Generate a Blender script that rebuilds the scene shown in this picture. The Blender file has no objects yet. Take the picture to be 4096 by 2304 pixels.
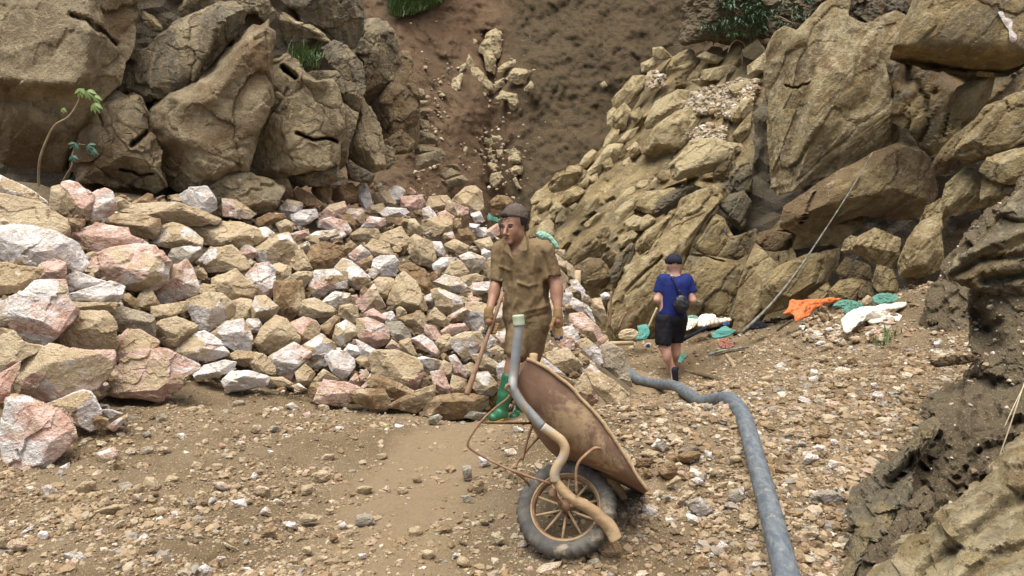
import bpy, math, random
import numpy as np
from mathutils import Vector
random.seed(7); RNG = np.random.default_rng(7)
R = math.radians
scn = bpy.context.scene
col = scn.collection

# ------------------------------------------------------------------ camera
CAM = np.array([0.0, 0.0, 1.5]); FPX = 3153.7; PITCH = math.atan((1152 - 880) / FPX)
cd = bpy.data.cameras.new('camera'); cam = bpy.data.objects.new('camera', cd); col.objects.link(cam)
cam.location = CAM; cam.rotation_euler = (R(90) - PITCH, 0, 0)
cd.sensor_width = 36; cd.lens = 36 * FPX / 4096; cd.clip_start = 0.05; cd.clip_end = 500
scn.camera = cam
RIGHT = np.array([1.0, 0, 0]); UP = np.array([0, math.sin(PITCH), math.cos(PITCH)]); FWD = np.array([0, math.cos(PITCH), -math.sin(PITCH)])
# ------------------------------------------------------------------ world + sun + exposure
SUN_EL, SUN_AZ = 70, -50          # high soft light from behind the camera, towards its left
w = bpy.data.worlds.new('World'); scn.world = w; w.use_nodes = True
nt = w.node_tree; nt.nodes.clear()
sky = nt.nodes.new('ShaderNodeTexSky'); sky.sky_type = 'NISHITA'; sky.sun_disc = False
sky.sun_elevation = R(SUN_EL); sky.sun_rotation = R(180 + SUN_AZ); sky.dust_density = 4.0; sky.air_density = 0.8; sky.ozone_density = 0.3
bg = nt.nodes.new('ShaderNodeBackground'); bg.inputs[1].default_value = 0.09
wo = nt.nodes.new('ShaderNodeOutputWorld'); nt.links.new(sky.outputs[0], bg.inputs[0]); nt.links.new(bg.outputs[0], wo.inputs[0])
sl = bpy.data.lights.new('sun', 'SUN'); sl.energy = 2.7; sl.angle = R(48); sl.color = (1.0, 0.97, 0.93)
so = bpy.data.objects.new('sun', sl); col.objects.link(so); so.location = (-6, -6, 14)
_sd = Vector((math.sin(R(SUN_AZ)) * math.cos(R(SUN_EL)), -math.cos(R(SUN_AZ)) * math.cos(R(SUN_EL)), math.sin(R(SUN_EL))))
so.rotation_euler = _sd.to_track_quat('Z', 'Y').to_euler()
scn.view_settings.view_transform = 'Standard'; scn.view_settings.look = 'None'
scn.view_settings.exposure = 1.12; scn.view_settings.gamma = 1.0; scn.view_settings.use_curve_mapping = False
scn.cycles.use_denoising = True; scn.cycles.max_bounces = 5; scn.cycles.diffuse_bounces = 3

# ------------------------------------------------------------------ helpers: measuring
CR = {'O': (0, 0, .62891), 'A': (0, 0, 1.8115), 'L': (400, 0, 1.907), 'B': (900, 0, 1.8115), 'C': (1600, 0, 1.8115), 'D': (2100, 100, 1.8115),
      'E': (2900, 0, 1.6104), 'F': (2300, 900, 1.8114), 'G': (3100, 900, 1.0321), 'K': (2000, 600, 2.0127), '1': (0, 640, 2.5156),
      '2': (1024, 640, 2.5156), '3': (0, 1152, 2.5156), '4': (1024, 1152, 2.5156), 'W': (1850, 780, 1.8113), 'Q': (1850, 1380, 1.5688),
      'X': (0, 1500, 1.802), 'Y': (2300, 1450, 1.697), 'H': (1900, 780, 4.14)}
def px(c, s):
    """measured outline -> array of sight-line coordinates"""
    a = np.array([[float(v) for v in t.split(',')] for t in s.split()]) if isinstance(s, str) else np.array(s, float).reshape(-1, 2)
    ox, oy, k = CR[c]; return a / k + np.array([ox, oy])
def at(p, d):
    """world point on the sight line p at depth d"""
    p = np.asarray(p, float); d = np.asarray(d, float)
    return CAM + d[..., None] * (FWD + RIGHT * ((p[..., 0:1] - 2048) / FPX) + UP * ((1152 - p[..., 1:2]) / FPX))
def proj(P):
    v = np.asarray(P, float) - CAM; d = v @ FWD
    return np.stack([2048 + FPX * (v @ RIGHT) / d, 1152 - FPX * (v @ UP) / d], -1), d
class RBF:
    def __init__(s, pts, val, eps=.25, ridge=1e-4):
        s.p = np.asarray(pts, float); s.e = eps; n, k = s.p.shape
        D = np.linalg.norm(s.p[:, None] - s.p[None], axis=2); K = np.sqrt(D * D + eps * eps) - ridge * np.eye(n)
        A = np.zeros((n + k + 1, n + k + 1)); A[:n, :n] = K; A[:n, n] = 1; A[n, :n] = 1; A[:n, n + 1:] = s.p; A[n + 1:, :n] = s.p.T
        s.c = np.linalg.solve(A, np.concatenate([val, np.zeros(k + 1)]))
    def __call__(s, q):
        q = np.asarray(q, float); sh = q.shape[:-1]; q = q.reshape(-1, s.p.shape[1]); n = len(s.p); out = np.empty(len(q))
        for i in range(0, len(q), 40000):
            b = q[i:i + 40000]; D = np.sqrt(((b[:, None] - s.p[None]) ** 2).sum(2) + s.e ** 2); out[i:i + 40000] = D @ s.c[:n] + s.c[n] + b @ s.c[n + 1:]
        return out.reshape(sh)
# ------------------------------------------------------------------ helpers: noise
_perm = np.random.default_rng(3).permutation(256); _perm = np.concatenate([_perm, _perm, _perm]).astype(np.int32)
_g = np.random.default_rng(4).normal(size=(256, 3)); _g /= np.linalg.norm(_g, axis=1)[:, None]; _g = _g.astype(np.float32)
def _hash(ix, iy, iz): return _perm[_perm[_perm[ix & 255] + (iy & 255)] + (iz & 255)]
def perlin(p):
    p = np.asarray(p, np.float32); i = np.floor(p).astype(np.int32); f = p - i; u = f * f * f * (f * (f * 6 - 15) + 10); r = 0
    for dx in (0, 1):
        for dy in (0, 1):
            for dz in (0, 1):
                g = _g[_hash(i[:, 0] + dx, i[:, 1] + dy, i[:, 2] + dz)]
                v = (g * (f - np.array([dx, dy, dz], np.float32))).sum(1)
                r = r + v * (u[:, 0] if dx else 1 - u[:, 0]) * (u[:, 1] if dy else 1 - u[:, 1]) * (u[:, 2] if dz else 1 - u[:, 2])
    return r * 1.5
def fbm(p, o=4, gain=.5, ridged=False):
    r = 0; a = 1.0; p = np.asarray(p, np.float32); t = 0
    for k in range(o):
        n = perlin(p + 17.3 * k); r = r + a * (1 - 2 * np.abs(n) if ridged else n); t += a; a *= gain; p = p * 2.03
    return r / t
_cj = np.random.default_rng(5).random((256, 3)).astype(np.float32)
def chips(p, seed=0):
    """broken-stone relief: each cell of a Voronoi field is a tilted plane; returns (height, distance to the joint)"""
    p = np.asarray(p, np.float32) + seed * 7.31; i = np.floor(p).astype(np.int32); b1 = np.full(len(p), 9e9, np.float32); b2 = b1.copy(); h = np.zeros(len(p), np.float32)
    for dx in (-1, 0, 1):
        for dy in (-1, 0, 1):
            for dz in (-1, 0, 1):
                c = i + np.array([dx, dy, dz]); k = _hash(c[:, 0], c[:, 1], c[:, 2]); q = p - (c + _cj[k]); d = (q * q).sum(1)
                m = d < b1; b2 = np.where(m, b1, np.minimum(b2, d)); h = np.where(m, (q * _g[k]).sum(1) + (_cj[k, 0] - .5) * .7, h); b1 = np.where(m, d, b1)
    return h, np.sqrt(b2) - np.sqrt(b1)
# ------------------------------------------------------------------ helpers: objects
def tag(o, label=None, cat=None, group=None, kind=None):
    if label: o['label'] = label
    if cat: o['category'] = cat
    if group: o['group'] = group
    if kind: o['kind'] = kind
    return o
def empty(name, loc, label=None, cat=None, group=None):
    o = bpy.data.objects.new(name, None); o.location = loc; o.empty_display_size = .05; col.objects.link(o); return tag(o, label, cat, group)
def mesh_obj(name, V, F, mat, parent=None, loc=None, smooth=True, attrs=None):
    """V world coordinates (relative to loc when given); F: (n,3)/(n,4) array or list of them"""
    V = np.asarray(V, np.float32)
    Fs = F if isinstance(F, list) else [F]
    Fs = [np.asarray(f, np.int32) for f in Fs if len(f)]
    me = bpy.data.meshes.new(name); me.vertices.add(len(V)); me.vertices.foreach_set('co', V.ravel())
    nl = sum(f.size for f in Fs); npoly = sum(len(f) for f in Fs)
    me.loops.add(nl); me.polygons.add(npoly)
    me.loops.foreach_set('vertex_index', np.concatenate([f.ravel() for f in Fs]))
    tot = np.concatenate([np.full(len(f), f.shape[1], np.int32) for f in Fs]); st = np.concatenate([[0], np.cumsum(tot)[:-1]]).astype(np.int32)
    me.polygons.foreach_set('loop_start', st)
    me.polygons.foreach_set('use_smooth', np.full(npoly, smooth))
    for k, (ty, dom, a) in (attrs or {}).items():
        at_ = me.attributes.new(k, ty, dom); at_.data.foreach_set('color' if 'COLOR' in ty else 'value', np.asarray(a, np.float32).ravel())
    me.update(calc_edges=True); me.validate()
    if mat: me.materials.append(mat)
    o = bpy.data.objects.new(name, me); col.objects.link(o)
    if parent is not None:
        o.parent = parent
        if loc is None:
            o.location = (0, 0, 0)
    if loc is not None: o.location = loc
    return o
def child_world(o, parent):       # parent without moving: parents here are never rotated or scaled
    o.parent = parent; o.location = Vector(o.location) - Vector(parent.location)
    return o
import bmesh
_ICO = {}
def ico(l):
    if l not in _ICO:
        b = bmesh.new(); bmesh.ops.create_icosphere(b, subdivisions=l, radius=1)
        b.verts.ensure_lookup_table(); v = np.array([x.co[:] for x in b.verts]); f = np.array([[x.index for x in y.verts] for y in b.faces]); b.free()
        _ICO[l] = (v / np.linalg.norm(v, axis=1)[:, None], f)
    return _ICO[l]
def catmull(P, n=6):
    P = np.asarray(P, float); Q = np.vstack([2 * P[0] - P[1], P, 2 * P[-1] - P[-2]]); out = []
    for i in range(1, len(Q) - 2):
        for t in np.linspace(0, 1, n, endpoint=False):
            a, b, c, d = Q[i - 1:i + 3]; out.append(.5 * (2 * b + (c - a) * t + (2 * a - 5 * b + 4 * c - d) * t * t + (3 * b - a - 3 * c + d) * t ** 3))
    out.append(P[-1]); return np.array(out)
def tube_geo(P, r, seg=10, n=6, flat=1.0, wob=0):
    P = np.asarray(P, float); r = np.broadcast_to(np.asarray(r, float), (len(P),))
    if n > 1 and len(P) > 2: C = catmull(np.column_stack([P, r]), n); P, r = C[:, :3], C[:, 3]
    T = np.gradient(P, axis=0); T /= np.linalg.norm(T, axis=1)[:, None] + 1e-12
    u = np.cross(T[0], [0.13, .2, .97]); u /= np.linalg.norm(u); V = []; a = np.linspace(0, 2 * np.pi, seg, endpoint=False)
    for i in range(len(P)):
        u = u - T[i] * (u @ T[i]); u /= np.linalg.norm(u); v = np.cross(T[i], u)
        V.append(P[i] + r[i] * (np.cos(a)[:, None] * u + flat * np.sin(a)[:, None] * v))
    m = len(P); V = np.vstack(V + [P[:1], P[-1:]])
    if wob: V = V + (fbm(V * 14, 3)[:, None] * wob)
    i, j = np.meshgrid(np.arange(m - 1), np.arange(seg), indexing='ij'); k = (j + 1) % seg
    F = np.stack([i * seg + j, i * seg + k, (i + 1) * seg + k, (i + 1) * seg + j], -1).reshape(-1, 4)
    j = np.arange(seg); k = (j + 1) % seg
    E = np.vstack([np.stack([k, j, np.full(seg, m * seg)], 1), np.stack([(m - 1) * seg + j, (m - 1) * seg + k, np.full(seg, m * seg + 1)], 1)])
    return V, [F, E]
def tube(name, P, r, mat, parent=None, seg=10, n=6, flat=1.0, wob=0):
    V, F = tube_geo(P, r, seg, n, flat, wob); c = V.mean(0)
    o = mesh_obj(name, V - c, F, mat, loc=c)
    return child_world(o, parent) if parent is not None else o
def join_geo(parts):
    V = []; T = []; Q = []; n = 0
    for v, Fs in parts:
        for f in (Fs if isinstance(Fs, list) else [Fs]):
            (T if np.shape(f)[1] == 3 else Q).append(np.asarray(f) + n)
        V.append(v); n += len(v)
    return np.vstack(V), [np.vstack(x) for x in (T, Q) if x]
def put(name, V, F, mat, parent=None, smooth=True, attrs=None):
    V = np.asarray(V, float); c = (V.min(0) + V.max(0)) / 2
    o = mesh_obj(name, V - c, F, mat, loc=c, smooth=smooth, attrs=attrs)
    return child_world(o, parent) if parent is not None else o
# ------------------------------------------------------------------ helpers: signed-distance bodies (continuous figures)
class Body:
    def __init__(s, lo, hi, h):
        s.lo = np.asarray(lo, float); s.h = h; s.n = np.ceil((np.asarray(hi) - s.lo) / h).astype(int) + 1; s.F = np.full(s.n, .2, np.float32)
    def _box(s, lo, hi):
        a = np.clip(np.floor((lo - s.lo) / s.h).astype(int), 0, s.n - 1); b = np.clip(np.ceil((hi - s.lo) / s.h).astype(int) + 1, 1, s.n)
        sl_ = tuple(slice(x, y) for x, y in zip(a, b)); g = np.meshgrid(*[s.lo[i] + s.h * np.arange(a[i], b[i]) for i in range(3)], indexing='ij')
        return sl_, np.stack(g, -1).astype(np.float32)
    def _mix(s, sl_, d, k, cut=False):
        a = s.F[sl_]
        if cut: s.F[sl_] = np.maximum(a, -d); return
        if k <= 0: s.F[sl_] = np.minimum(a, d); return
        t = np.clip(.5 + .5 * (a - d) / k, 0, 1); s.F[sl_] = a * (1 - t) + d * t - k * t * (1 - t)
    def cone(s, A, B, ra, rb=None, k=.02, cut=False):
        rb = ra if rb is None else rb; A = np.asarray(A, float); B = np.asarray(B, float); m = max(ra, rb) + .07
        sl_, P = s._box(np.minimum(A, B) - m, np.maximum(A, B) + m); ab = B - A; t = np.clip(((P - A) @ ab) / (ab @ ab + 1e-9), 0, 1)
        d = np.linalg.norm(P - A - t[..., None] * ab, axis=-1) - (ra + (rb - ra) * t); s._mix(sl_, d, k, cut)
    def chain(s, pts, rs, k=.02):
        for i in range(len(pts) - 1): s.cone(pts[i], pts[i + 1], rs[i], rs[i + 1], k)
    def ell(s, C, r, k=.02, cut=False, rot=None):
        C = np.asarray(C, float); r = np.broadcast_to(np.asarray(r, float), (3,)); m = r.max() + .07
        sl_, P = s._box(C - m, C + m); q = P - C
        if rot is not None: q = q @ np.asarray(rot).T
        l = np.linalg.norm(q / r, axis=-1); d = (l - 1) * r.min() if r.min() > .4 * r.max() else l * (l - 1) / (np.linalg.norm(q / r ** 2, axis=-1) + 1e-6)
        s._mix(sl_, d, k, cut)
    def plane_cut(s, pt, nrm):
        g = np.meshgrid(*[s.lo[i] + s.h * np.arange(s.n[i]) for i in range(3)], indexing='ij'); nrm = np.asarray(nrm, float); nrm /= np.linalg.norm(nrm)
        s.F = np.maximum(s.F, ((np.stack(g, -1) - np.asarray(pt)) @ nrm).astype(np.float32))
    def mesh(s):
        F = s.F; S = F < 0; n = np.array(F.shape) - 1
        c = [(x, y, z) for x in (0, 1) for y in (0, 1) for z in (0, 1)]
        sub = lambda A, o: A[o[0]:o[0] + n[0], o[1]:o[1] + n[1], o[2]:o[2] + n[2]]
        cnt = sum(sub(S, o).astype(np.int8) for o in c); M = (cnt > 0) & (cnt < 8); idx = np.full(M.shape, -1, np.int64); I = np.argwhere(M); idx[M] = np.arange(len(I))
        acc = np.zeros((len(I), 3)); num = np.zeros(len(I))
        for o in c:
            for ax in range(3):
                if o[ax]: continue
                o2 = tuple(v + (1 if i == ax else 0) for i, v in enumerate(o)); fa = sub(F, o)[M]; fb = sub(F, o2)[M]; x = (fa < 0) != (fb < 0)
                t = np.where(x, fa / np.where(x, fa - fb, 1), 0); p = np.tile(np.array(o, float), (len(I), 1)); p[:, ax] += t; acc += p * x[:, None]; num += x
        V = s.lo + s.h * (I + acc / num[:, None]); Q = []
        for ax in range(3):
            b, d = (ax + 1) % 3, (ax + 2) % 3
            A = np.take(S, range(0, n[ax]), ax); B = np.take(S, range(1, n[ax] + 1), ax); E = np.argwhere(A != B); sg = A[tuple(E.T)]
            ok = (E[:, b] > 0) & (E[:, d] > 0) & (E[:, b] < n[b]) & (E[:, d] < n[d]); E = E[ok]; sg = sg[ok]
            q = []
            for ob, od in ((-1, -1), (0, -1), (0, 0), (-1, 0)):
                e = E.copy(); e[:, b] += ob; e[:, d] += od; q.append(idx[tuple(e.T)])
            q = np.stack(q, 1); q[~sg] = q[~sg][:, ::-1]; Q.append(q)
        return V, np.vstack(Q)
def relax(V, Q, it=2):
    for _ in range(it):
        acc = np.zeros_like(V); num = np.zeros(len(V))
        for a, b in ((0, 1), (1, 2), (2, 3), (3, 0)):
            np.add.at(acc, Q[:, a], V[Q[:, b]]); np.add.at(num, Q[:, a], 1); np.add.at(acc, Q[:, b], V[Q[:, a]]); np.add.at(num, Q[:, b], 1)
        V = .5 * V + .5 * acc / np.maximum(num, 1)[:, None]
    return V
def vnormals(V, Q):
    n = np.cross(V[Q[:, 2]] - V[Q[:, 0]], V[Q[:, 3]] - V[Q[:, 1]]) if Q.shape[1] == 4 else np.cross(V[Q[:, 1]] - V[Q[:, 0]], V[Q[:, 2]] - V[Q[:, 0]])
    N = np.zeros_like(V)
    for k in range(Q.shape[1]): np.add.at(N, Q[:, k], n)
    return N / (np.linalg.norm(N, axis=1)[:, None] + 1e-12)
# ------------------------------------------------------------------ materials
class Mat:
    def __init__(s, name, rough=.9, spec=.25):
        s.m = bpy.data.materials.new(name); s.m.use_nodes = True; s.t = s.m.node_tree; s.b = s.t.nodes['Principled BSDF']
        s.b.inputs['Roughness'].default_value = rough; s.b.inputs['Specular IOR Level'].default_value = spec
        tc = s.t.nodes.new('ShaderNodeTexCoord'); oi = s.t.nodes.new('ShaderNodeObjectInfo'); s.oi = oi
        mu = s.vm('MULTIPLY', None, (37.0, 53.0, 71.0)); cb = s.t.nodes.new('ShaderNodeCombineXYZ')
        for i in range(3): s.t.links.new(oi.outputs['Random'], cb.inputs[i])
        s.t.links.new(cb.outputs[0], mu.node.inputs[0]); s.co = s.vm('ADD', tc.outputs['Object'], mu)
    def vm(s, op, a, b):
        n = s.t.nodes.new('ShaderNodeVectorMath'); n.operation = op; s._in(n.inputs[0], a); s._in(n.inputs[1], b); return n.outputs[0]
    def _in(s, i, v):
        if v is None: return
        if isinstance(v, bpy.types.NodeSocket): s.t.links.new(v, i)
        else:
            try: i.default_value = v
            except Exception: i.default_value = (*v, 1.0)[:4]
    def noise(s, scale, detail=4, rough=.55, dist=0, co=None, stretch=None):
        n = s.t.nodes.new('ShaderNodeTexNoise'); c = co if co is not None else s.co
        if stretch: c = s.vm('MULTIPLY', c, stretch)
        s.t.links.new(c, n.inputs['Vector']); n.inputs['Scale'].default_value = scale; n.inputs['Detail'].default_value = detail
        n.inputs['Roughness'].default_value = rough; n.inputs['Distortion'].default_value = dist; return n.outputs['Fac']
    def vor(s, scale, feat='F1', co=None, out='Distance'):
        n = s.t.nodes.new('ShaderNodeTexVoronoi'); n.feature = feat; s.t.links.new(co if co is not None else s.co, n.inputs['Vector']); n.inputs['Scale'].default_value = scale
        return n.outputs[out]
    def math(s, op, a, b=0.0, c=None):
        n = s.t.nodes.new('ShaderNodeMath'); n.operation = op; s._in(n.inputs[0], a); s._in(n.inputs[1], b)
        if c is not None: s._in(n.inputs[2], c)
        return n.outputs[0]
    def step(s, v, lo, hi, a=0.0, b=1.0):
        n = s.t.nodes.new('ShaderNodeMapRange'); n.interpolation_type = 'SMOOTHSTEP'; s._in(n.inputs[0], v)
        for i, x in enumerate((lo, hi, a, b)): s._in(n.inputs[i + 1], x)
        return n.outputs[0]
    def mix(s, f, a, b, mode='MIX'):
        n = s.t.nodes.new('ShaderNodeMix'); n.data_type = 'RGBA'; n.blend_type = mode; s._in(n.inputs[0], f); s._in(n.inputs[6], a); s._in(n.inputs[7], b); return n.outputs[2]
    def rgb(s):
        n = s.t.nodes.new('ShaderNodeSeparateColor'); s.t.links.new(s.oi.outputs['Color'], n.inputs[0]); return n.outputs
    def attr(s, name, out='Fac'):
        n = s.t.nodes.new('ShaderNodeAttribute'); n.attribute_name = name; return n.outputs[out]
    def color(s, c): s._in(s.b.inputs['Base Color'], c); return s
    def bump(s, *hs, dist=.01, strength=1.0):
        h = hs[0]
        for x in hs[1:]: h = s.math('ADD', h, x)
        n = s.t.nodes.new('ShaderNodeBump'); s.t.links.new(h, n.inputs['Height']); n.inputs['Distance'].default_value = dist; n.inputs['Strength'].default_value = strength
        s.t.links.new(n.outputs[0], s.b.inputs['Normal']); return s
def c3(*v): return tuple(v) + (1.0,)

# quarried stone: tan crust, white / pink marble where it is freshly broken. object colour = (fresh share, pink share, brown, grey)
def stone_mat():
    m = Mat('quarried_stone', .85, .3); o = m.rgb(); alpha = m.oi.outputs['Alpha']
    n1 = m.noise(3.2, 6, .65); n2 = m.noise(11, 6, .7); n3 = m.noise(45, 4, .75); st = m.noise(5, 5, .6, .8, stretch=(1, 1, 3.2))
    tan = m.mix(m.step(n1, .35, .65), c3(.57, .455, .285), c3(.43, .32, .18))
    tan = m.mix(m.step(n2, .56, .74), tan, c3(.66, .57, .41))
    tan = m.mix(m.step(n3, .60, .72), tan, c3(.74, .67, .53))
    brn = m.mix(m.step(n2, .38, .66), c3(.20, .125, .06), c3(.34, .225, .115))
    tan = m.mix(m.step(m.math('ADD', o[2], m.math('MULTIPLY', m.math('SUBTRACT', n1, .5), .9)), .42, .62), tan, brn)
    tan = m.mix(m.math('MULTIPLY', alpha, .8), tan, m.mix(n2, c3(.24, .22, .17), c3(.36, .35, .31)))
    tan = m.mix(m.step(n3, .26, .40, .8, 0), tan, c3(.13, .08, .04))
    wht = m.mix(m.step(st, .36, .60), c3(.55, .50, .45), c3(.85, .79, .715))
    wht = m.mix(m.step(n2, .52, .68, 0, .75), wht, c3(.66, .55, .39))
    pk = m.mix(m.step(n2, .34, .62), c3(.48, .27, .185), c3(.69, .50, .40)); pk = m.mix(m.step(n3, .56, .7, 0, .7), pk, c3(.82, .70, .62))
    fresh = m.mix(m.step(m.math('ADD', m.noise(2.4, 5, .6, .5, stretch=(1.2, 1.2, 2.4)), m.math('MULTIPLY', m.math('SUBTRACT', o[1], .5), .62)), .46, .56), wht, pk)
    mask = m.math('ADD', m.math('MULTIPLY', m.attr('fresh'), .55), m.math('MULTIPLY', m.math('ADD', n1, m.math('MULTIPLY', n2, .6)), .62))
    mask = m.math('ADD', mask, m.math('MULTIPLY', m.math('SUBTRACT', o[0], .5), 1.45))
    dusty = m.mix(m.step(m.noise(7, 6, .7, .4), .54, .66, 0, .7), fresh, tan)
    m.color(m.mix(m.step(mask, .72, .84), tan, dusty))
    m.bump(m.math('MULTIPLY', n2, 1.0), m.math('MULTIPLY', n3, .45), m.math('MULTIPLY', m.noise(150, 2), .12), dist=.05); return m.m
# cliff limestone: object colour = (pale crust, brown, dark grey streaks)
def cliff_mat(name, rot=0, A=((.56, .43, .21), (.33, .24, .115))):
    m = Mat(name, .92, .2); o = m.rgb(); cr = m.co
    if rot:
        mp = m.t.nodes.new('ShaderNodeMapping'); mp.inputs['Rotation'].default_value = (0, rot, 0); m.t.links.new(m.co, mp.inputs['Vector']); cr = mp.outputs[0]
    n0 = m.noise(.9, 5, .6); n1 = m.noise(2.6, 7, .66); n2 = m.noise(9, 7, .72); n3 = m.noise(38, 5, .78); st = m.noise(2.2, 7, .68, .6, co=cr, stretch=(2.2, 1.4, .5) if not rot else (2.8, 1.6, .45))
    c = m.mix(m.step(n1, .36, .62), c3(*A[0]), c3(*A[1]))
    c = m.mix(m.step(n2, .52, .66), c, c3(.62, .51, .30)); c = m.mix(m.step(n2, .30, .43, .7, 0), c, c3(.16, .115, .06))
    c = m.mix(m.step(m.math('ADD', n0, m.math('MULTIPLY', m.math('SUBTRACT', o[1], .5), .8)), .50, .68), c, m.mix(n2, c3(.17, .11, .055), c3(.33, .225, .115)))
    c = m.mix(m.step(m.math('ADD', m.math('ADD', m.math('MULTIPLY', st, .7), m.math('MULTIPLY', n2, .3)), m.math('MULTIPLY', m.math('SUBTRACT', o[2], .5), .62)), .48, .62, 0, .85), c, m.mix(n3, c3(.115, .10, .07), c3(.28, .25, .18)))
    c = m.mix(m.step(m.math('ADD', m.math('MULTIPLY', m.math('ADD', st, n2), .5), m.math('MULTIPLY', m.math('SUBTRACT', o[0], .5), .62)), .54, .68, 0, .9), c, c3(.72, .59, .34))
    c = m.mix(m.step(n3, .57, .70, 0, .75), c, c3(.64, .55, .38)); c = m.mix(m.step(n3, .28, .43, .85, 0), c, c3(.085, .055, .028))
    m.color(c); m.bump(m.math('MULTIPLY', n2, 1.0), m.math('MULTIPLY', n3, .55), m.math('MULTIPLY', st, .8), m.math('MULTIPLY', m.noise(130, 3, .7), .16), dist=.12); return m.m
def soil_mat(name, a, b, dark, pale, specks=.62, bd=.03, big=1.3, wall=False, worn=None):
    m = Mat(name, .95, .15); n0 = m.noise(big, 5, .6); n1 = m.noise(5, 7, .7); n2 = m.noise(26, 6, .78); n3 = m.noise(95, 4, .7)
    c = m.mix(m.step(n0, .36, .64), c3(*a), c3(*b)); c = m.mix(m.step(n1, .54, .74, 0, .6 if wall else .8), c, c3(*dark)); c = m.mix(m.step(n2, .56, .76, 0, .7), c, m.mix(.5, c3(*pale), c))
    c = m.mix(m.step(n3, specks, specks + .08, 0, .9), c, c3(*pale)); c = m.mix(m.step(n2, .26, .42, .7, 0), c, c3(*dark))
    if worn: c = m.mix(m.step(m.math('ADD', m.attr('worn'), m.math('MULTIPLY', m.math('SUBTRACT', n1, .5), .6)), .25, .75, 0, .85), c, m.mix(m.step(n2, .4, .65), c3(*worn), m.mix(.6, c3(*worn), c3(*a))))
    if wall:      # two clays meet at the crease: red brown, and a greyer olive one beyond it
        g = m.t.nodes.new('ShaderNodeNewGeometry'); sp = m.t.nodes.new('ShaderNodeSeparateXYZ'); m.t.links.new(g.outputs['Position'], sp.inputs[0])
        f = m.step(m.math('ADD', sp.outputs[0], m.math('MULTIPLY', n0, .9)), .0, .75); c = m.mix(f, c, m.mix(m.step(n1, .4, .65), m.mix(.72, c, c3(.165, .12, .068)), m.mix(.8, c, c3(.12, .10, .055))))
    m.color(c); m.bump(m.math('MULTIPLY', n1, 1.2), m.math('MULTIPLY', n2, .8), m.math('MULTIPLY', n3, .3), dist=bd); return m.m
def plain(name, a, b, rough=.8, scale=8, bd=.004, spec=.3, metal=0, third=None, th=.6, stretch=None):
    m = Mat(name, rough, spec); n = m.noise(scale, 6, .65, stretch=stretch); c = m.mix(m.step(n, .35, .65), c3(*a), c3(*b))
    if third: c = m.mix(m.step(m.noise(scale * .6, 7, .72, .4), th, th + .1), c, c3(*third))
    m.b.inputs['Metallic'].default_value = metal; m.color(c); m.bump(n, m.math('MULTIPLY', m.noise(scale * 6, 3), .4), dist=bd); return m.m
def pebble_mat():
    m = Mat('loose_pebbles', .88, .25); n = m.noise(60, 4, .7); c = m.mix(m.step(n, .35, .7), m.attr('tint', 'Color'), m.mix(.6, m.attr('tint', 'Color'), c3(.30, .20, .10)))
    m.color(c); m.bump(n, dist=.008); return m.m
def leaf_mat(name, a, b):
    m = Mat(name, .55, .35); m.color(m.mix(m.noise(6, 2), c3(*a), c3(*b))); m.b.inputs['Subsurface Weight'].default_value = 0; return m.m
M_STONE = stone_mat(); M_CLIFF = cliff_mat('weathered_limestone', 0, ((.54, .44, .27), (.34, .265, .158))); M_CLIFFR = cliff_mat('bedded_limestone', R(-40)); M_PEB = pebble_mat()
M_SOIL = soil_mat('dusty_ground', (.225, .165, .095), (.165, .117, .063), (.092, .062, .033), (.50, .42, .29), .57, worn=(.30, .222, .128))
M_WALL = soil_mat('clay_bank', (.262, .172, .10), (.21, .142, .084), (.115, .075, .043), (.43, .33, .20), .60, .12, .45, wall=True)
M_DARK = soil_mat('dark_earth', (.225, .175, .105), (.165, .125, .074), (.085, .062, .036), (.44, .37, .24), .56, .07, 1.6)
M_RUST = plain('rusty_sheet_metal', (.245, .145, .088), (.165, .098, .06), .7, 5, .006, .35, .08, (.37, .26, .145), .55, (1, 1, .5))
M_RUSTD = plain('rusty_bar', (.20, .11, .06), (.33, .21, .115), .75, 16, .004, .3, .1)
M_PIPE = plain('galvanised_tube', (.24, .26, .26), (.36, .35, .31), .55, 9, .002, .5, .35, (.42, .31, .18), .50)
M_MUDTUBE = plain('muddy_tube', (.46, .33, .18), (.33, .22, .12), .85, 12, .006, .2)
M_RUBBER = plain('dusty_rubber', (.075, .07, .06), (.135, .122, .098), .8, 11, .004, .3, 0, (.29, .235, .16), .55)
M_HOSE = plain('ribbed_hose', (.075, .092, .105), (.15, .168, .172), .6, 38, .004, .4, 0, (.25, .225, .17), .56, stretch=(1, .4, 1))
M_GRIP = plain('pale_green_grip', (.33, .40, .27), (.40, .44, .30), .7, 20, .002)
M_WOOD = plain('worn_wood', (.20, .115, .065), (.30, .19, .11), .75, 9, .004, .3, 0, None, .6, (6, 6, .6))
M_POLE = plain('lichen_pole', (.10, .10, .075), (.26, .255, .205), .85, 18, .006, .2)
M_PLANK = plain('pale_plank', (.50, .40, .25), (.40, .30, .17), .85, 9, .004)
M_SKIN = plain('skin', (.25, .13, .075), (.31, .165, .098), .55, 14, .001, .4)
M_SKINP = plain('pale_skin', (.52, .295, .215), (.58, .35, .26), .55, 14, .001, .4)
M_KHAKI = plain('khaki_cloth', (.195, .138, .072), (.148, .102, .052), .9, 5, .006, .15, 0, (.245, .185, .108), .60)
M_CAPB = plain('brown_cap_cloth', (.085, .065, .052), (.12, .095, .075), .9, 12, .003, .15)
M_NAVYB = plain('dark_navy_cloth', (.012, .013, .022), (.02, .022, .034), .85, 10, .003, .2)
M_BLUE = plain('blue_jersey', (.009, .017, .10), (.012, .022, .135), .8, 9, .003, .25)
M_BLACK = plain('black_cloth', (.009, .009, .011), (.016, .016, .02), .85, 9, .003, .2)
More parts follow.
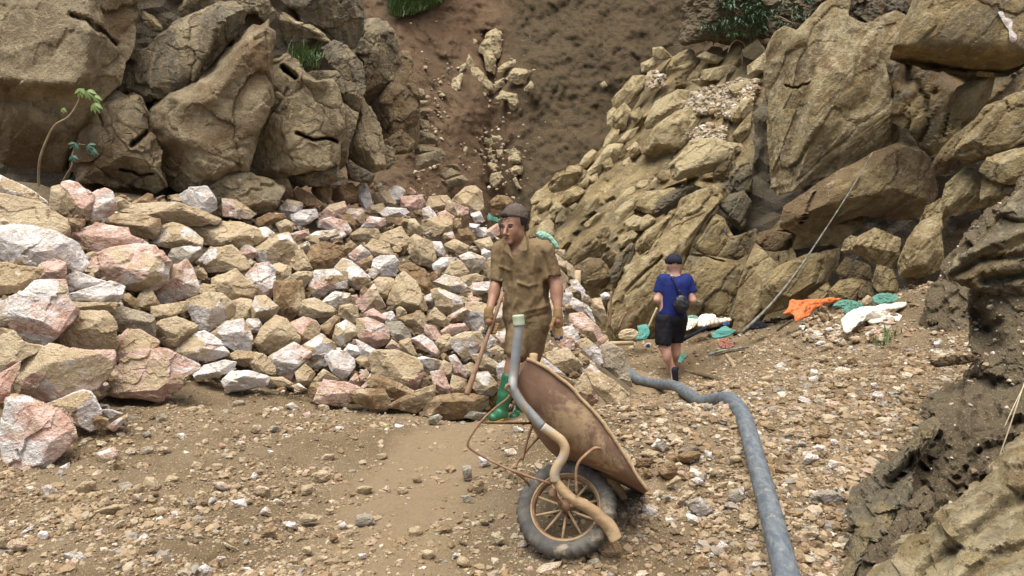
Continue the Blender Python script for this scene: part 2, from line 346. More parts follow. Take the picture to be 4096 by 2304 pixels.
M_BAG = plain('black_nylon', (.012, .012, .014), (.022, .022, .025), .45, 12, .003, .45)
M_GLOVE = plain('work_glove', (.24, .155, .07), (.19, .115, .05), .9, 18, .003, .15)
M_GLOVET = plain('glove_rubber', (.014, .03, .055), (.02, .04, .07), .6, 18, .002, .4)
M_BOOT = plain('green_rubber', (.015, .10, .042), (.025, .13, .055), .4, 6, .002, .5, 0, (.25, .22, .10), .66)
M_SOLE = plain('yellow_sole', (.55, .33, .03), (.40, .25, .06), .7, 12, .002)
M_HAIR = plain('black_hair', (.01, .008, .007), (.02, .016, .013), .6, 30, .004)
M_LIP = plain('lip', (.22, .085, .06), (.25, .10, .07), .5, 20, .001)
M_ORANGE = plain('orange_tarp', (.56, .145, .035), (.46, .13, .035), .6, 6, .006, .35, 0, (.60, .30, .12), .66)
M_GREENC = plain('green_sacking', (.075, .185, .135), (.10, .235, .175), .75, 10, .008, .3, 0, (.30, .26, .16), .64)
M_TEAL = plain('teal_sacking', (.06, .215, .18), (.10, .27, .22), .7, 8, .005, .3)
M_MINT = plain('mint_sacking', (.20, .36, .26), (.27, .44, .33), .75, 10, .006, .3)
M_WHITEC = plain('white_sacking', (.74, .70, .60), (.62, .55, .42), .75, 7, .006, .3, 0, (.50, .38, .20), .63)
M_STRAW = plain('straw', (.40, .32, .19), (.47, .385, .25), .85, 26, .004)
M_BLUEP = plain('blue_plastic', (.03, .09, .25), (.045, .12, .32), .45, 9, .002, .4)
M_REDC = plain('red_rag', (.30, .11, .07), (.25, .125, .085), .8, 10, .006)
M_GRASS = leaf_mat('grass_blade', (.055, .105, .03), (.13, .19, .06)); M_LEAF = leaf_mat('pale_leaf', (.20, .26, .07), (.11, .18, .05))
M_LEAFD = leaf_mat('teal_leaf', (.035, .085, .055), (.05, .11, .07)); M_LEAFO = leaf_mat('dull_leaf', (.05, .085, .045), (.10, .15, .075)); M_STEM = plain('plant_stem', (.30, .225, .13), (.22, .16, .085), .8, 20, .001)
# ------------------------------------------------------------------ stones: an outline with its own distance, real size and thickness
def stone(name, P, d, mat, thick=.75, lvl=4, seed=0, p=4.0, planes=5, chip=.10, cfreq=2.2, rough=.02, cracks=(), color=None, parent=None, dfun=None, groove=.0, tilt=(.5, 1.2), grow=1.07, bed=None, cuts=(), joints=.15, under=None, flat=True):
    rg = np.random.default_rng(seed + 11); P = np.asarray(P, float)
    x, y = P[:, 0], P[:, 1]; cr = x * np.roll(y, -1) - np.roll(x, -1) * y; A = cr.sum() / 2
    c = np.array([((x + np.roll(x, -1)) * cr).sum(), ((y + np.roll(y, -1)) * cr).sum()]) / (6 * A); k = d / FPX
    q = (P - c) * np.array([k, -k]) * grow; size = math.sqrt(abs(A)) * k
    th = np.linspace(-np.pi, np.pi, 721)[:-1]; D2 = np.stack([np.cos(th), np.sin(th)], 1); a = q; e = np.roll(q, -1, 0) - q
    den = D2[:, None, 0] * e[None, :, 1] - D2[:, None, 1] * e[None, :, 0]; den = np.where(np.abs(den) < 1e-12, 1e-12, den)
    t = (a[None, :, 0] * e[None, :, 1] - a[None, :, 1] * e[None, :, 0]) / den
    s = (a[None, :, 0] * D2[:, None, 1] - a[None, :, 1] * D2[:, None, 0]) / den
    t = np.where((s >= -1e-6) & (s <= 1 + 1e-6) & (t > 0), t, 0); Rt = t.max(1); Rt = np.where(Rt <= 0, Rt[Rt > 0].min(), Rt)
    Rt = (np.roll(Rt, 1) + np.roll(Rt, -1) + 2 * Rt) / 4
    D = thick * size * .62; n, F = ico(lvl); v = n * np.array([np.abs(q[:, 0]).max(), np.abs(q[:, 1]).max(), D]); u = v / np.linalg.norm(v, axis=1)[:, None]
    rho = np.hypot(u[:, 0], u[:, 1]); ang = np.arctan2(u[:, 1], u[:, 0]); Rv = np.interp(ang, np.append(th, np.pi), np.append(Rt, Rt[0]))
    r = ((rho / Rv) ** p + (np.abs(u[:, 2]) / D) ** p) ** (-1 / p); fid = np.zeros(len(u), int); off = rg.random() * 6.28
    for i in range(planes):
        ph = off + (i + rg.uniform(-.3, .3)) * 2 * np.pi / planes; al = rg.uniform(*tilt); m = np.array([math.cos(ph) * math.sin(al), math.sin(ph) * math.sin(al), math.cos(al)])
        sup = (q @ m[:2]).max(); dd = sup * rg.uniform(.86, 1.0) + D * m[2] * rg.uniform(.05, .5)
        un = u @ m; rr = np.where(un > 1e-3, dd / np.maximum(un, 1e-3), 9e9); fid = np.where(rr < r, i + 1, fid); r = np.minimum(r, rr)
    for pp_, zf, nv_ in cuts:      # a plane face through one point of the stone
        m = np.array(nv_, float); m /= np.linalg.norm(m); p0 = np.append((np.asarray(pp_) - c) * np.array([k, -k]), zf * D); dd = p0 @ m; un = u @ m
        if dd > 0: r = np.minimum(r, np.where(un > 1e-3, dd / np.maximum(un, 1e-3), 9e9))
    X = u * r[:, None]; N = vnormals(X, F)
    ray = FWD + RIGHT * ((c[0] - 2048) / FPX) + UP * ((1152 - c[1]) / FPX); O = CAM + d * ray; toc = -ray / np.linalg.norm(ray); B = np.stack([RIGHT, UP, toc])
    Wn = X @ B + seed * 1.7; disp = 0; Wi = Wn
    if bed is not None: Wn = Wn - .78 * (Wn @ bed)[:, None] * bed
    if chip:
        h, ed = chips(Wn * (cfreq / size) + .25 * np.stack([fbm(Wi * (3.0 / size) + k, 3) for k in (0, 40, 80)], 1), seed % 13); disp = chip * size * h * .6
        h2, e2 = chips(Wn * (cfreq * 2.7 / size), seed % 7 + 3); disp = disp + chip * .38 * size * h2 * .6
        if groove: disp = disp - groove * (np.exp(-(ed / .055) ** 2) + joints * np.exp(-(e2 / .07) ** 2))
    if rough: disp = disp + size * rough * (1.7 * fbm(Wi * (4.0 / size), 6, .66) + .8 * fbm(Wn * (9.0 / size) + 31, 4, .6, True))
    X = X + N * np.asarray(disp)[:, None]
    if dfun is not None:
        pp = c + X[:, :2] * np.array([1, -1]) / k; X[:, 2] -= dfun(pp) - dfun(c[None])[0]
    fr = X[:, 2] > -.3 * D if dfun is None else u[:, 2] > -.2
    cn = np.stack([fbm(X * 4.2 + 7 + seed, 4, .6), fbm(X * 4.2 + 50 + seed, 4, .6)], 1) if cracks else None
    for pl, wd, dp in cracks:
        L = (np.asarray(pl) - c) * np.array([k, -k]); best = np.full(len(X), 9e9); XC = X[:, :2] + cn * min(.10, .035 * size) * (1 if wd < .06 else .5); wd = wd * .62 if wd < .06 else wd
        for i in range(len(L) - 1):
            ab = L[i + 1] - L[i]; tt = np.clip(((XC - L[i]) @ ab) / (ab @ ab + 1e-9), 0, 1); best = np.minimum(best, np.linalg.norm(XC - L[i] - tt[:, None] * ab, axis=1))
        X[:, 2] -= np.where(fr, dp * np.exp(-(best / wd) ** 2), 0)
    if under is not None:      # the face rolls back under a lip line
        lp = np.asarray(under[0]); cpx = c + X[:, :2] * np.array([1, -1]) / k; lip = np.interp(cpx[:, 0], lp[:, 0], lp[:, 1]) + 14 * fbm(np.column_stack([cpx[:, 0] / 90, 0 * cpx[:, 0], 0 * cpx[:, 0] + seed]), 3); dy = (cpx[:, 1] - lip) * k; sm = under[2]
        X[:, 2] -= np.where(u[:, 2] > -.2, under[1] * .5 * (dy + np.sqrt(dy * dy + sm * sm)) * np.clip((X[:, 2] + D) / D, 0, 1), 0)
    ff = rg.random(planes + 1) ** .9; V = X @ B
    o = mesh_obj(name, V, F, mat, loc=O, smooth=not flat, attrs={'fresh': ('FLOAT', 'POINT', ff[fid])})
    if color is not None: o.color = color
    return child_world(o, parent) if parent is not None else o
BED = np.array([.64, -.1, .76]); BED /= np.linalg.norm(BED)
STRUCT = lambda o: tag(o, kind='structure')
# ------------------------------------------------------------------ the ground
HOSE_O = [(1575, 928, 8.6), (1610, 957, 8.1), (1660, 966, 7.6), (1700, 972, 7.1), (1735, 994, 6.5), (1768, 1011, 5.9), (1805, 1006, 5.45), (1838, 1006, 5.1), (1866, 1040, 4.75), (1884, 1090, 4.4), (1903, 1160, 4.05), (1928, 1250, 3.6), (1952, 1340, 3.25), (1977, 1440, 2.95), (2003, 1550, 2.65), (2040, 1700, 2.3)]
HOSE = np.array([at(px('O', [(a, b)])[0], c) for a, b, c in HOSE_O])
gp = [(-600, 2304, 3.3), (0, 2304, 3.3), (700, 2304, 3.32), (1400, 2304, 3.35), (2000, 2304, 3.38), (2500, 2304, 3.38), (2900, 2304, 3.35), (3350, 2304, 3.2), (3900, 2304, 3.0),
      (0, 1960, 4.45), (100, 1895, 4.7), (420, 1690, 5.45), (760, 1550, 6.35), (1000, 1600, 6.25), (1300, 1640, 6.2), (1700, 1680, 5.95), (1950, 1690, 5.95), (2080, 1690, 5.95),
      (1000, 1800, 5.0), (1500, 1900, 4.6), (2250, 2215, 3.52), (2050, 2100, 3.75), (2420, 2130, 3.6), (2600, 1960, 3.95), (2700, 1800, 4.35), (2420, 1640, 4.95), (2560, 1635, 5.0), (2720, 1630, 4.9),
      (2450, 1560, 7.2), (2600, 1610, 7.3), (2700, 1590, 7.4), (2600, 1500, 9.3), (2690, 1540, 9.4), (2690, 1545, 8.6), (2610, 1545, 8.4), (2780, 1540, 8.5), (2800, 1510, 9.3), (2500, 1380, 11.0), (2600, 1350, 12), (2950, 1330, 10.3), (3000, 1420, 8.6), (2900, 1560, 6.4),
      (3100, 1500, 6.9), (3300, 1600, 5.2), (3300, 1900, 3.95), (3300, 1750, 4.5), (3500, 1450, 6.6), (3700, 1500, 5.6), (3600, 1300, 7.6), (3250, 1300, 8.8), (3500, 1210, 8.6), (3750, 1150, 8.0)]
gw = [at((a, b), c) for a, b, c in gp] + [h - np.array([0, 0, .055]) for h in HOSE[:-1]]
gw += [np.array(v, float) for v in ((-3, 1, 0), (0, 1, 0), (3, 1, .05), (-8, 4, .2), (-8, 9, .5), (-3, 12, -.2), (3, 14, -.2), (9, 9, 1.2), (8, 3, .6), (0, 17, 0))]
gw = np.array(gw); _gr = RBF(gw[:, :2], gw[:, 2], .2, 4e-3)
def gz0(x, y):
    P = np.stack(np.broadcast_arrays(x, y), -1).astype(float); r = np.hypot(P[..., 0], P[..., 1] - 7); f = np.clip((r - 11) / 8, 0, 1); s = np.where(r > 11, 11 / np.maximum(r, 1e-6), 1)
    Q = np.stack([P[..., 0] * s, (P[..., 1] - 7) * s + 7], -1); return _gr(Q) * (1 - f)
def path_mask(x, y):              # the trodden way: from the bottom of the picture past the worker, and the hollow behind the gravel ridge
    pts = np.array([at(q, d)[:2] for q, d in (((1500, 2304), 3.35), ((1650, 2000), 4.3), ((1800, 1800), 5.2), ((2000, 1690), 6.0), ((2600, 1610), 7.3), ((2620, 1480), 9.0))]); b = 9e9
    P = np.stack([x, y], -1)
    for i in range(len(pts) - 1):
        ab = pts[i + 1] - pts[i]; t = np.clip(((P - pts[i]) @ ab) / (ab @ ab), 0, 1); b = np.minimum(b, np.linalg.norm(P - pts[i] - t[..., None] * ab, axis=-1))
    return np.exp(-(b / .42) ** 2)
def gz(x, y):
    x = np.asarray(x, float); y = np.asarray(y, float); z = gz0(x, y); f = np.stack([x, y, 0 * x], -1).reshape(-1, 3); m = 1 - .55 * path_mask(x, y)
    n = (fbm(f * 1.6, 4) * .10).reshape(x.shape) + (fbm(f * 8 + 9, 4, .65) * .045).reshape(x.shape) + (fbm(f * 26 + 3, 3, .6) * .009).reshape(x.shape)
    return z + n * m
def ground_hit(p):
    p = np.atleast_2d(np.asarray(p, float)); lo = np.full(len(p), 1.2); hi = np.full(len(p), 1.2); done = np.zeros(len(p), bool)
    for d in np.arange(1.3, 14, .12):
        P = at(p, np.full(len(p), d)); b = P[:, 2] < gz0(P[:, 0], P[:, 1]); hi = np.where(~done, d, hi); lo = np.where(~done & ~b, d, lo); done |= b
    for _ in range(12):
        m = (lo + hi) / 2; P = at(p, m); b = P[:, 2] < gz0(P[:, 0], P[:, 1]); hi = np.where(b, m, hi); lo = np.where(b, lo, m)
    return hi
gx = np.concatenate([-np.geomspace(60, 5.2, 16)[:-1], np.linspace(-5.2, 5.2, 400), np.geomspace(5.2, 60, 16)[1:]])
gy = np.concatenate([[-40, -15, -5, -1], np.geomspace(1.0, 15, 400), np.geomspace(15, 80, 14)[1:]])
GX, GY = np.meshgrid(gx, gy, indexing='xy'); GZ = gz(GX.ravel(), GY.ravel())
nx, ny = len(gx), len(gy); ii, jj = np.meshgrid(np.arange(nx - 1), np.arange(ny - 1), indexing='xy'); b0 = (jj * nx + ii).ravel()
ground = STRUCT(mesh_obj('ground', np.column_stack([GX.ravel(), GY.ravel(), GZ]), np.stack([b0, b0 + 1, b0 + nx + 1, b0 + nx], 1), M_SOIL, attrs={'worn': ('FLOAT', 'POINT', path_mask(GX.ravel(), GY.ravel()))}))
# ------------------------------------------------------------------ the hillside behind everything
_hp = np.array([(-1500, 11), (-200, 11.5), (700, 12.2), (1300, 13.6), (1600, 14.6), (1960, 17.2), (2250, 16.6), (2600, 16.6), (2900, 15.5), (3300, 13.2), (3700, 11.2), (4300, 10), (5600, 9)], float)
def hill_d(p):
    p = np.asarray(p, float); d = np.interp(p[..., 0], _hp[:, 0], _hp[:, 1]); sl_ = np.interp(p[..., 0], [1500, 1900, 2100, 2600], [3.6, 2.6, 1.6, 1.2])
    return d + np.clip((900 - p[..., 1]) / 900, -1.2, 1.4) * sl_
hx = np.concatenate([np.arange(-1500, 1380, 90), np.arange(1380, 3150, 7.5), np.arange(3150, 5600, 90)]); hy = np.concatenate([np.arange(-900, -60, 70), np.arange(-60, 960, 7.5), np.arange(960, 1900, 90)])
HX, HY = np.meshgrid(hx, hy); hp = np.column_stack([HX.ravel(), HY.ravel()]); HV = at(hp, hill_d(hp))
h1, e1 = chips(HV * 1.1, 2); h2, e2 = chips(HV * np.array([3.2, 3.2, 2.4]), 5)
hd = .20 * fbm(HV * .55, 4) * 2 + .05 * h1 + .03 * h2 + .19 * fbm(HV * np.array([2.6, 2.6, 1.4]), 5, .66) + .06 * fbm(HV * 9, 3, .6)
hd += -.3 * np.exp(-((hp[:, 0] - (1975 + .05 * (hp[:, 1] - 400))) / 38) ** 2) * (hp[:, 1] > 120)          # the vertical crease
hd += .35 * np.exp(-(((hp[:, 0] - 1890) / 190) ** 2 + ((hp[:, 1] - 420) / 190) ** 2)) + .3 * np.exp(-(((hp[:, 0] - 1840) / 150) ** 2 + ((hp[:, 1] - 700) / 110) ** 2))
ray = HV - CAM; ray /= np.linalg.norm(ray, axis=1)[:, None]; HV = HV - ray * hd[:, None]
nx = len(hx); ny = len(hy); ii, jj = np.meshgrid(np.arange(nx - 1), np.arange(ny - 1), indexing='xy'); b0 = (jj * nx + ii).ravel()
hill = STRUCT(put('hillside', HV, np.stack([b0, b0 + nx, b0 + nx + 1, b0 + 1], 1), M_WALL))
_hs = [('C', s) for s in ("580,370 640,250 690,220 730,250 720,400 690,410|610,400 660,370 690,440 680,530 630,500|355,710 390,580 450,540 430,640 400,740|470,520 560,500 650,600 670,660 600,640 540,570|480,460 500,400 540,460 520,500|420,540 430,490 470,460 480,480 440,530|"
  "720,490 760,460 830,435 830,470 760,510 720,520|780,570 830,500 940,520 900,600 850,605|900,650 950,590 970,630 940,660|690,600 740,575 760,620 700,640|690,720 750,670 840,690 860,740 840,800 800,790 780,720|530,760 580,660 620,680 600,720|"
  "610,1040 620,1000 650,1010 645,1040|630,1095 660,1070 670,1110 640,1120|790,1140 850,1120 870,1150 860,1180 795,1175|800,1230 840,1205 885,1210 880,1260 820,1265|655,1310 670,1260 720,1255 735,1300 680,1355|820,1300 840,1290 870,1360 850,1365|455,1110 470,1065 487,1070 475,1130|"
  "760,1090 830,1080 870,1110 800,1120|640,1130 690,1130 690,1155 650,1150|670,990 720,985 740,1010 680,1020|280,690 300,670 325,690 300,705|1450,610 1480,590 1500,620 1470,640|540,330 530,280 560,300|660,1000 690,1040 650,1060|700,1090 740,1085 745,1130 710,1140|640,1180 700,1190 690,1230 650,1220|560,560 620,620 640,680 570,660").split('|')]
for i, (c, s) in enumerate(_hs):
    P = px(c, s); stone('outcrop_rock', P, float(hill_d(P.mean(0))) - .26, M_CLIFF, .7, 4, 300 + i, 8, 7, .14, 2.4, .02, color=(.74, .40, .25, 1), parent=hill, tilt=(.3, 1.0), grow=1.15)
# added backing rock behind the boulders, tinted dark so the gaps read as shade
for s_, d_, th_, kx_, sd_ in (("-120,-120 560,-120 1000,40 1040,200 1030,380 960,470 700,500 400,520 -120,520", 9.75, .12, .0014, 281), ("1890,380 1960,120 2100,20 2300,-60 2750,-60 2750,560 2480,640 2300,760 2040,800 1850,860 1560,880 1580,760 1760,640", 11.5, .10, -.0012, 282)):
    P_ = px('O', s_); m_ = P_.mean(0); tag(stone('cliff_shade_backing', P_, d_, M_CLIFF, th_, 6, sd_, 8, 0, .05, 6, .03, color=(.2, .75, .7, 1), dfun=(lambda p: np.interp(p[:, 0], [-300, 0, 600, 1100, 1400, 1650, 1800], [9.6, 9.9, 10.3, 11.0, 12.2, 13.6, 14.4])) if sd_ == 281 else (lambda m, d, k: lambda p: d + (p[:, 0] - m[0]) * k)(m_, d_, kx_), groove=.03, grow=1), kind='structure')
# ------------------------------------------------------------------ the left outcrop: big limestone boulders
def ld(x): return float(np.interp(x, [-300, 0, 600, 1100, 1400, 1650, 1800], [8.6, 8.9, 9.3, 9.9, 10.8, 12.2, 13]))
def cliff(name, c, s, d, label, colr=(.45, .5, .5), thick=.8, lvl=6, seed=0, p=3.8, planes=5, chip=.15, cf=2.4, rough=.016, cracks=(), cat='boulder', group='limestone boulders of the quarry walls', groove=.016, mat=None, **k):
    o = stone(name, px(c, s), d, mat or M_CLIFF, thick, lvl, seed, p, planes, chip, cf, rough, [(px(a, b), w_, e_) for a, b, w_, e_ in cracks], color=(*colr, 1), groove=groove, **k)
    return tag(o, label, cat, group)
cliff('boulder', 'A', "-420,-260 880,-260 960,130 950,240 930,340 880,450 850,500 840,600 740,700 700,780 640,880 560,1000 500,1150 460,1280 400,1300 200,1270 60,1230 -420,1200", 8.9,
      'huge brown boulder at the upper end of the rock pile, a seedling against its foot', (.42, .55, .45), .55, 7, 1, 5, 1, .05, 2, .010, cuts=[(px('A', "606,300")[0], .98, (.75, .05, .7)), (px('A', "300,300")[0], 1.0, (-.1, .25, 1))], under=(px('A', "-300,520 0,560 300,585 600,590 700,560"), .8, .12), cracks=[('A', "500,130 640,190 740,260 820,320", .035, .16), ('A', "-50,560 300,590 560,600 605,420 615,250", .10, -.14), ('A', "-50,660 300,690 540,700 640,460", .22, .10)])
cliff('boulder', 'L', "190,560 260,430 380,370 470,270 560,200 600,170 780,110 900,40 1000,20 1090,110 1060,220 1000,330 960,410 880,500 780,600 700,640 560,720 400,760 280,770 230,680", 9.35,
      'long grey brown boulder slanting up beside the black cleft of the cliff', (.45, .42, .58), .75, 7, 2, 3.2, 4, .07, 2.2, .012, cracks=[('L', "880,250 870,380 800,500", .05, .06), ('L', "1000,330 930,440 820,560 760,620", .05, .2)])
cliff('boulder', 'L', "1130,240 1200,240 1270,180 1280,330 1260,520 1290,660 1290,770 1230,920 1160,1100 1110,1240 1100,1300 900,1380 750,1440 600,1430 500,1330 450,1150 430,1100 410,950 420,850 560,740 760,620 870,540 960,410 1040,370", 9.3,
      'largest rounded tan boulder in the middle of the cliff above the rock pile', (.48, .52, .42), .7, 7, 3, 3, 4, .07, 2.1, .012, [('L', "560,740 700,800 860,760 1000,560 1130,300", .10, -.10), ('L', "430,1100 600,1040 800,1080 900,1200 880,1320", .09, -.06), ('L', "1000,330 930,440 820,560", .07, .12)])
cliff('boulder', 'L', "0,780 130,740 280,780 340,900 350,1000 410,1060 430,1150 420,1280 490,1400 400,1440 250,1400 100,1390 0,1370 -150,1380 -200,1250 -120,1000 -60,850", 9.0,
      'low cracked brown boulder overhanging the dark gap above the pile', (.42, .56, .45), .8, 7, 4, 3.4, 4, .09, 2.2, .013, cracks=[('L', "240,1110 290,1070 345,1015", .035, .3), ('L', "150,1290 250,1300 320,1340 410,1325", .02, .16), ('L', "10,880 20,960", .02, .08)])
cliff('boulder', 'L', "1290,640 1270,520 1380,490 1430,460 1520,490 1560,570 1640,640 1760,630 1790,680 1830,800 1850,960 1830,1070 1810,1090 1800,1240 1600,1270 1430,1310 1300,1340 1160,1270 1130,1200 1190,1080 1250,920 1300,780", 9.8,
      'pale boulder with a dark mouth shaped crack below the grass tuft', (.58, .42, .42), .75, 7, 5, 3.6, 5, .06, 2, .011, [('L', "1500,1010 1570,1040 1640,1062 1720,1050 1810,1085", .022, .30), ('L', "1405,525 1440,570 1480,600", .045, .5), ('L', "1430,700 1370,800 1280,920", .03, .05), ('L', "1560,600 1760,640 1800,800 1840,960", .12, -.10)])
for i, (s, dd, lab, cl) in enumerate([
    ("1560,570 1620,545 1800,545 1850,600 1860,720 1790,680 1760,630 1640,640", 9.95, 'thin slab forming the lip under the grass tuft', (.5, .45, .5)),
    ("1790,330 1880,360 1970,470 2010,560 2010,680 1980,740 1960,850 1890,840 1850,780 1850,600 1800,540 1740,460 1700,380", 10.25, 'grey ribbed rock column curving down beside the pale boulder', (.48, .4, .6)),
    ("1860,800 1930,860 1970,870 1940,1000 1900,1100 1880,1230 1820,1230 1830,1090 1860,960", 10.05, 'narrow upright rock wedged between the pale boulder and the smooth slab', (.5, .5, .5)),
    ("1990,750 2050,830 2100,910 2150,1040 2170,1280 2080,1310 1960,1240 1900,1190 1940,1100 1970,950 2000,870", 10.5, 'smooth leaning tan slab with a pointed foot at the cliff end', (.55, .45, .45)),
    ("1280,-160 1960,-160 1985,100 1970,240 1930,330 1890,350 1800,300 1720,220 1620,170 1540,150 1500,60 1400,50", 10.6, 'grey overhanging boulder at the very top of the cliff', (.4, .5, .62)),
    ("1250,140 1330,100 1400,95 1500,170 1600,190 1700,260 1750,330 1690,300 1610,280 1500,310 1290,250", 10.3, 'light tan sloping ledge just above the grass tuft', (.66, .4, .4)),
    ("1280,250 1500,320 1620,290 1600,340 1480,380 1420,400 1280,360", 10.35, 'dark grey rock face tucked under the light ledge', (.3, .45, .72)),
    ("1275,410 1360,400 1390,470 1340,510 1285,490", 10.3, 'small square brown block in a black hole beside the grass tuft', (.4, .6, .5)),
    ("1990,170 2080,160 2180,190 2230,260 2270,380 2270,480 2200,620 2130,720 2050,770 2020,680 2010,560 2020,470 1920,380 1940,320 1980,280", 11.6, 'tall smooth boulder with an orange stain at the edge of the clay bank', (.48, .5, .55)),
    ("2270,480 2310,430 2350,430 2380,600 2400,640 2420,800 2420,1000 2400,1100 2300,1150 2220,1130 2150,1040 2100,920 2040,790 2130,730 2210,620", 11.7, 'brown stained boulder hanging over the foot of the clay bank', (.42, .68, .42)),
    ("2160,1090 2300,990 2400,1090 2330,1170 2230,1180", 11.3, 'rust brown flat stone under the brown stained boulder', (.4, .75, .4)),
    ("2150,1100 2230,1130 2260,1230 2190,1290 2160,1250", 11.0, 'small wedge of tan stone beside the pointed slab foot', (.5, .55, .45)),
    ("740,1470 900,1360 1100,1330 1260,1370 1400,1440 1300,1620 900,1640", 9.2, 'low dusty ledge at the cliff foot behind the pile top', (.48, .5, .5)),
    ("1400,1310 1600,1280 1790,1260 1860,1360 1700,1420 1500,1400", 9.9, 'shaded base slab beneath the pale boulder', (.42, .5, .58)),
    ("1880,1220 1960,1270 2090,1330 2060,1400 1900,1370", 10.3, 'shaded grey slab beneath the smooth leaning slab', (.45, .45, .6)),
    ("560,190 570,130 640,20 680,-160 900,-160 920,40 780,110 620,180", 9.6, 'streaked grey rock at the top edge above the long slanting boulder', (.45, .42, .6)),
    ("900,40 1000,-140 1200,-140 1290,40 1340,100 1270,180 1180,90 1090,110 1000,30", 9.9, 'rough knobbly rock at the top between slanting boulder and ledge', (.52, .42, .55)),
    ("225,140 285,30 480,190 470,225 330,230 250,225", 9.5, 'angular pale stone caught in the top of the black cleft', (.7, .35, .4)),
    ("400,60 440,-30 500,-30 555,110 530,150 480,150", 9.7, 'rough cream stone resting above the black cleft', (.75, .35, .4)),
    ("235,240 340,290 345,340 290,390 235,310", 9.45, 'small tan stone stuck halfway down the black cleft', (.6, .5, .4)),
    ("180,20 260,-60 420,-60 400,60 300,40 230,60", 9.9, 'dull stone behind the angular pale stone of the cleft', (.45, .5, .5)),
    ("1250,30 1290,15 1330,70 1310,100 1270,80", 10.4, 'round knob of tan rock on the skyline of the ledge', (.55, .5, .4)),
    ("1340,90 1390,50 1500,70 1540,150 1480,160 1420,100", 10.5, 'flat grey stone under the topmost overhanging boulder', (.55, .4, .55))]):
    cliff('boulder', 'L', s, dd, lab, cl, .8, 6 if i in (1, 3, 4, 5, 8, 9) else 5, 20 + i, 5, 6, .08, 2.2, .013)
for i, (s, dd) in enumerate([("1390,640 1440,650 1455,720 1400,725", 12.6), ("1405,730 1470,730 1475,765 1420,775", 12.4), ("1400,790 1480,785 1500,800 1440,845 1400,840", 12.3), ("1390,950 1500,970 1540,1010 1530,1040 1400,1040", 12), ("1370,1140 1560,1085 1590,1130 1550,1180 1390,1225", 11.4),
        ("1540,1270 1640,1220 1700,1260 1620,1310", 11.5), ("1600,1310 1720,1270 1762,1310 1720,1350 1620,1350", 11.4), ("1400,860 1470,880 1490,930 1400,940", 12.1), ("1380,1050 1480,1060 1560,1080 1450,1110 1380,1120", 11.8), ("1580,1200 1680,1190 1710,1240 1640,1220", 11.9)]):
    tag(stone('rock', px('B', s), dd, M_CLIFF, .9, 4, 60 + i, 8, 7, .07, 2.0, .015, color=(.55, .5, .5, 1)), ['small dull block highest in the column of stones beside the clay bank', 'flat cream stone second from the top of the column by the clay bank', 'thin pointed stone third down the column by the clay bank', 'long pale stone in the middle of the column by the clay bank',
        'large light block low in the column by the clay bank', 'flat tan slab beside the clay bank just above a square block', 'square tan block with a dark shadow under it by the clay bank', 'grey stone between thin and long stones of the column', 'shaded flat stone lying on the large light block of the column', 'thin dark slab resting behind the flat tan slab by the clay bank'][i], 'rock', 'stones spilled below the cliff end')
# ------------------------------------------------------------------ the jointed slope in the middle distance
_rp = np.array([(2150, 800, 14.6), (2500, 600, 14.8), (2450, 500, 15.4), (2600, 240, 15.8), (2700, 200, 15.3), (3050, 170, 13.6), (3000, 500, 12.7), (3000, 900, 11.8), (2500, 1320, 12.1), (2150, 950, 13.9), (2300, 1150, 12.8), (2700, 1320, 11.6), (2900, 1300, 11.2), (2700, 800, 13)])
_rr = RBF(_rp[:, :2] / 400, _rp[:, 2], .15, .04)
def ridge_d(p): return _rr(np.asarray(p, float) / 400)
slope = STRUCT(stone('rock_slope', px('O', "1335,505 1380,440 1440,420 1500,385 1530,330 1560,280 1600,210 1640,150 1700,125 1800,110 1930,110 1960,300 1930,500 1930,880 1700,900 1520,850 1480,760 1420,640 1350,580"), 13.4, M_CLIFFR, .22, 7, 77, 5, 0, .10, 8, .006, color=(.42, .52, .5, 1), dfun=ridge_d, groove=.07, bed=BED))
_blk = [('D', s) for s in ("930,170 990,160 1060,230 1000,250 930,220|840,280 930,240 950,290 850,340|640,540 780,380 860,370 850,470 760,560 680,600 650,590|1090,260 1190,180 1220,190 1240,240 1110,270|1250,230 1310,195 1430,240 1390,280 1320,270|1050,320 1140,290 1250,250 1230,300 1120,330|"
  "1580,180 1680,115 1730,170 1740,210 1650,250 1590,220|1620,300 1740,200 1790,200 1760,310 1690,350 1620,350|640,640 720,570 760,620 720,760 650,740|680,840 740,770 820,740 790,800 720,850|860,890 960,750 1100,640 1290,590 1360,650 1330,740 1200,780 1130,880 1000,940 900,930|880,700 950,560 1100,480 1190,490 1190,560 1090,640 960,720 890,740|"
  "360,1160 500,1010 600,880 700,870 650,1000 500,1100|1370,610 1480,600 1490,650 1420,670|1240,510 1300,470 1330,520 1280,550|1330,500 1390,480 1400,530 1350,550|1420,520 1480,500 1500,550 1450,570|1160,580 1220,550 1240,600 1180,620|1500,620 1580,560 1640,600 1560,700 1500,690|1480,450 1600,400 1700,400 1650,500 1540,520|"
  "870,380 910,340 990,360 1000,420 940,460|1260,790 1320,750 1350,800 1300,850|1370,760 1440,740 1430,800 1380,810|600,640 640,600 700,660 660,740 600,720|760,640 830,600 850,660 800,720|570,880 600,800 680,760 660,840|740,900 800,850 850,900 780,960|560,1000 620,960 640,1040 580,1060|1040,1010 1120,960 1150,1020 1080,1060|1300,330 1480,290 1560,330 1420,400 1280,390|1200,400 1330,390 1420,440 1300,460|1560,560 1660,520 1640,640 1580,680|1600,680 1640,640 1620,800 1560,850 1500,800|1420,850 1560,860 1600,900 1520,930").split('|')]
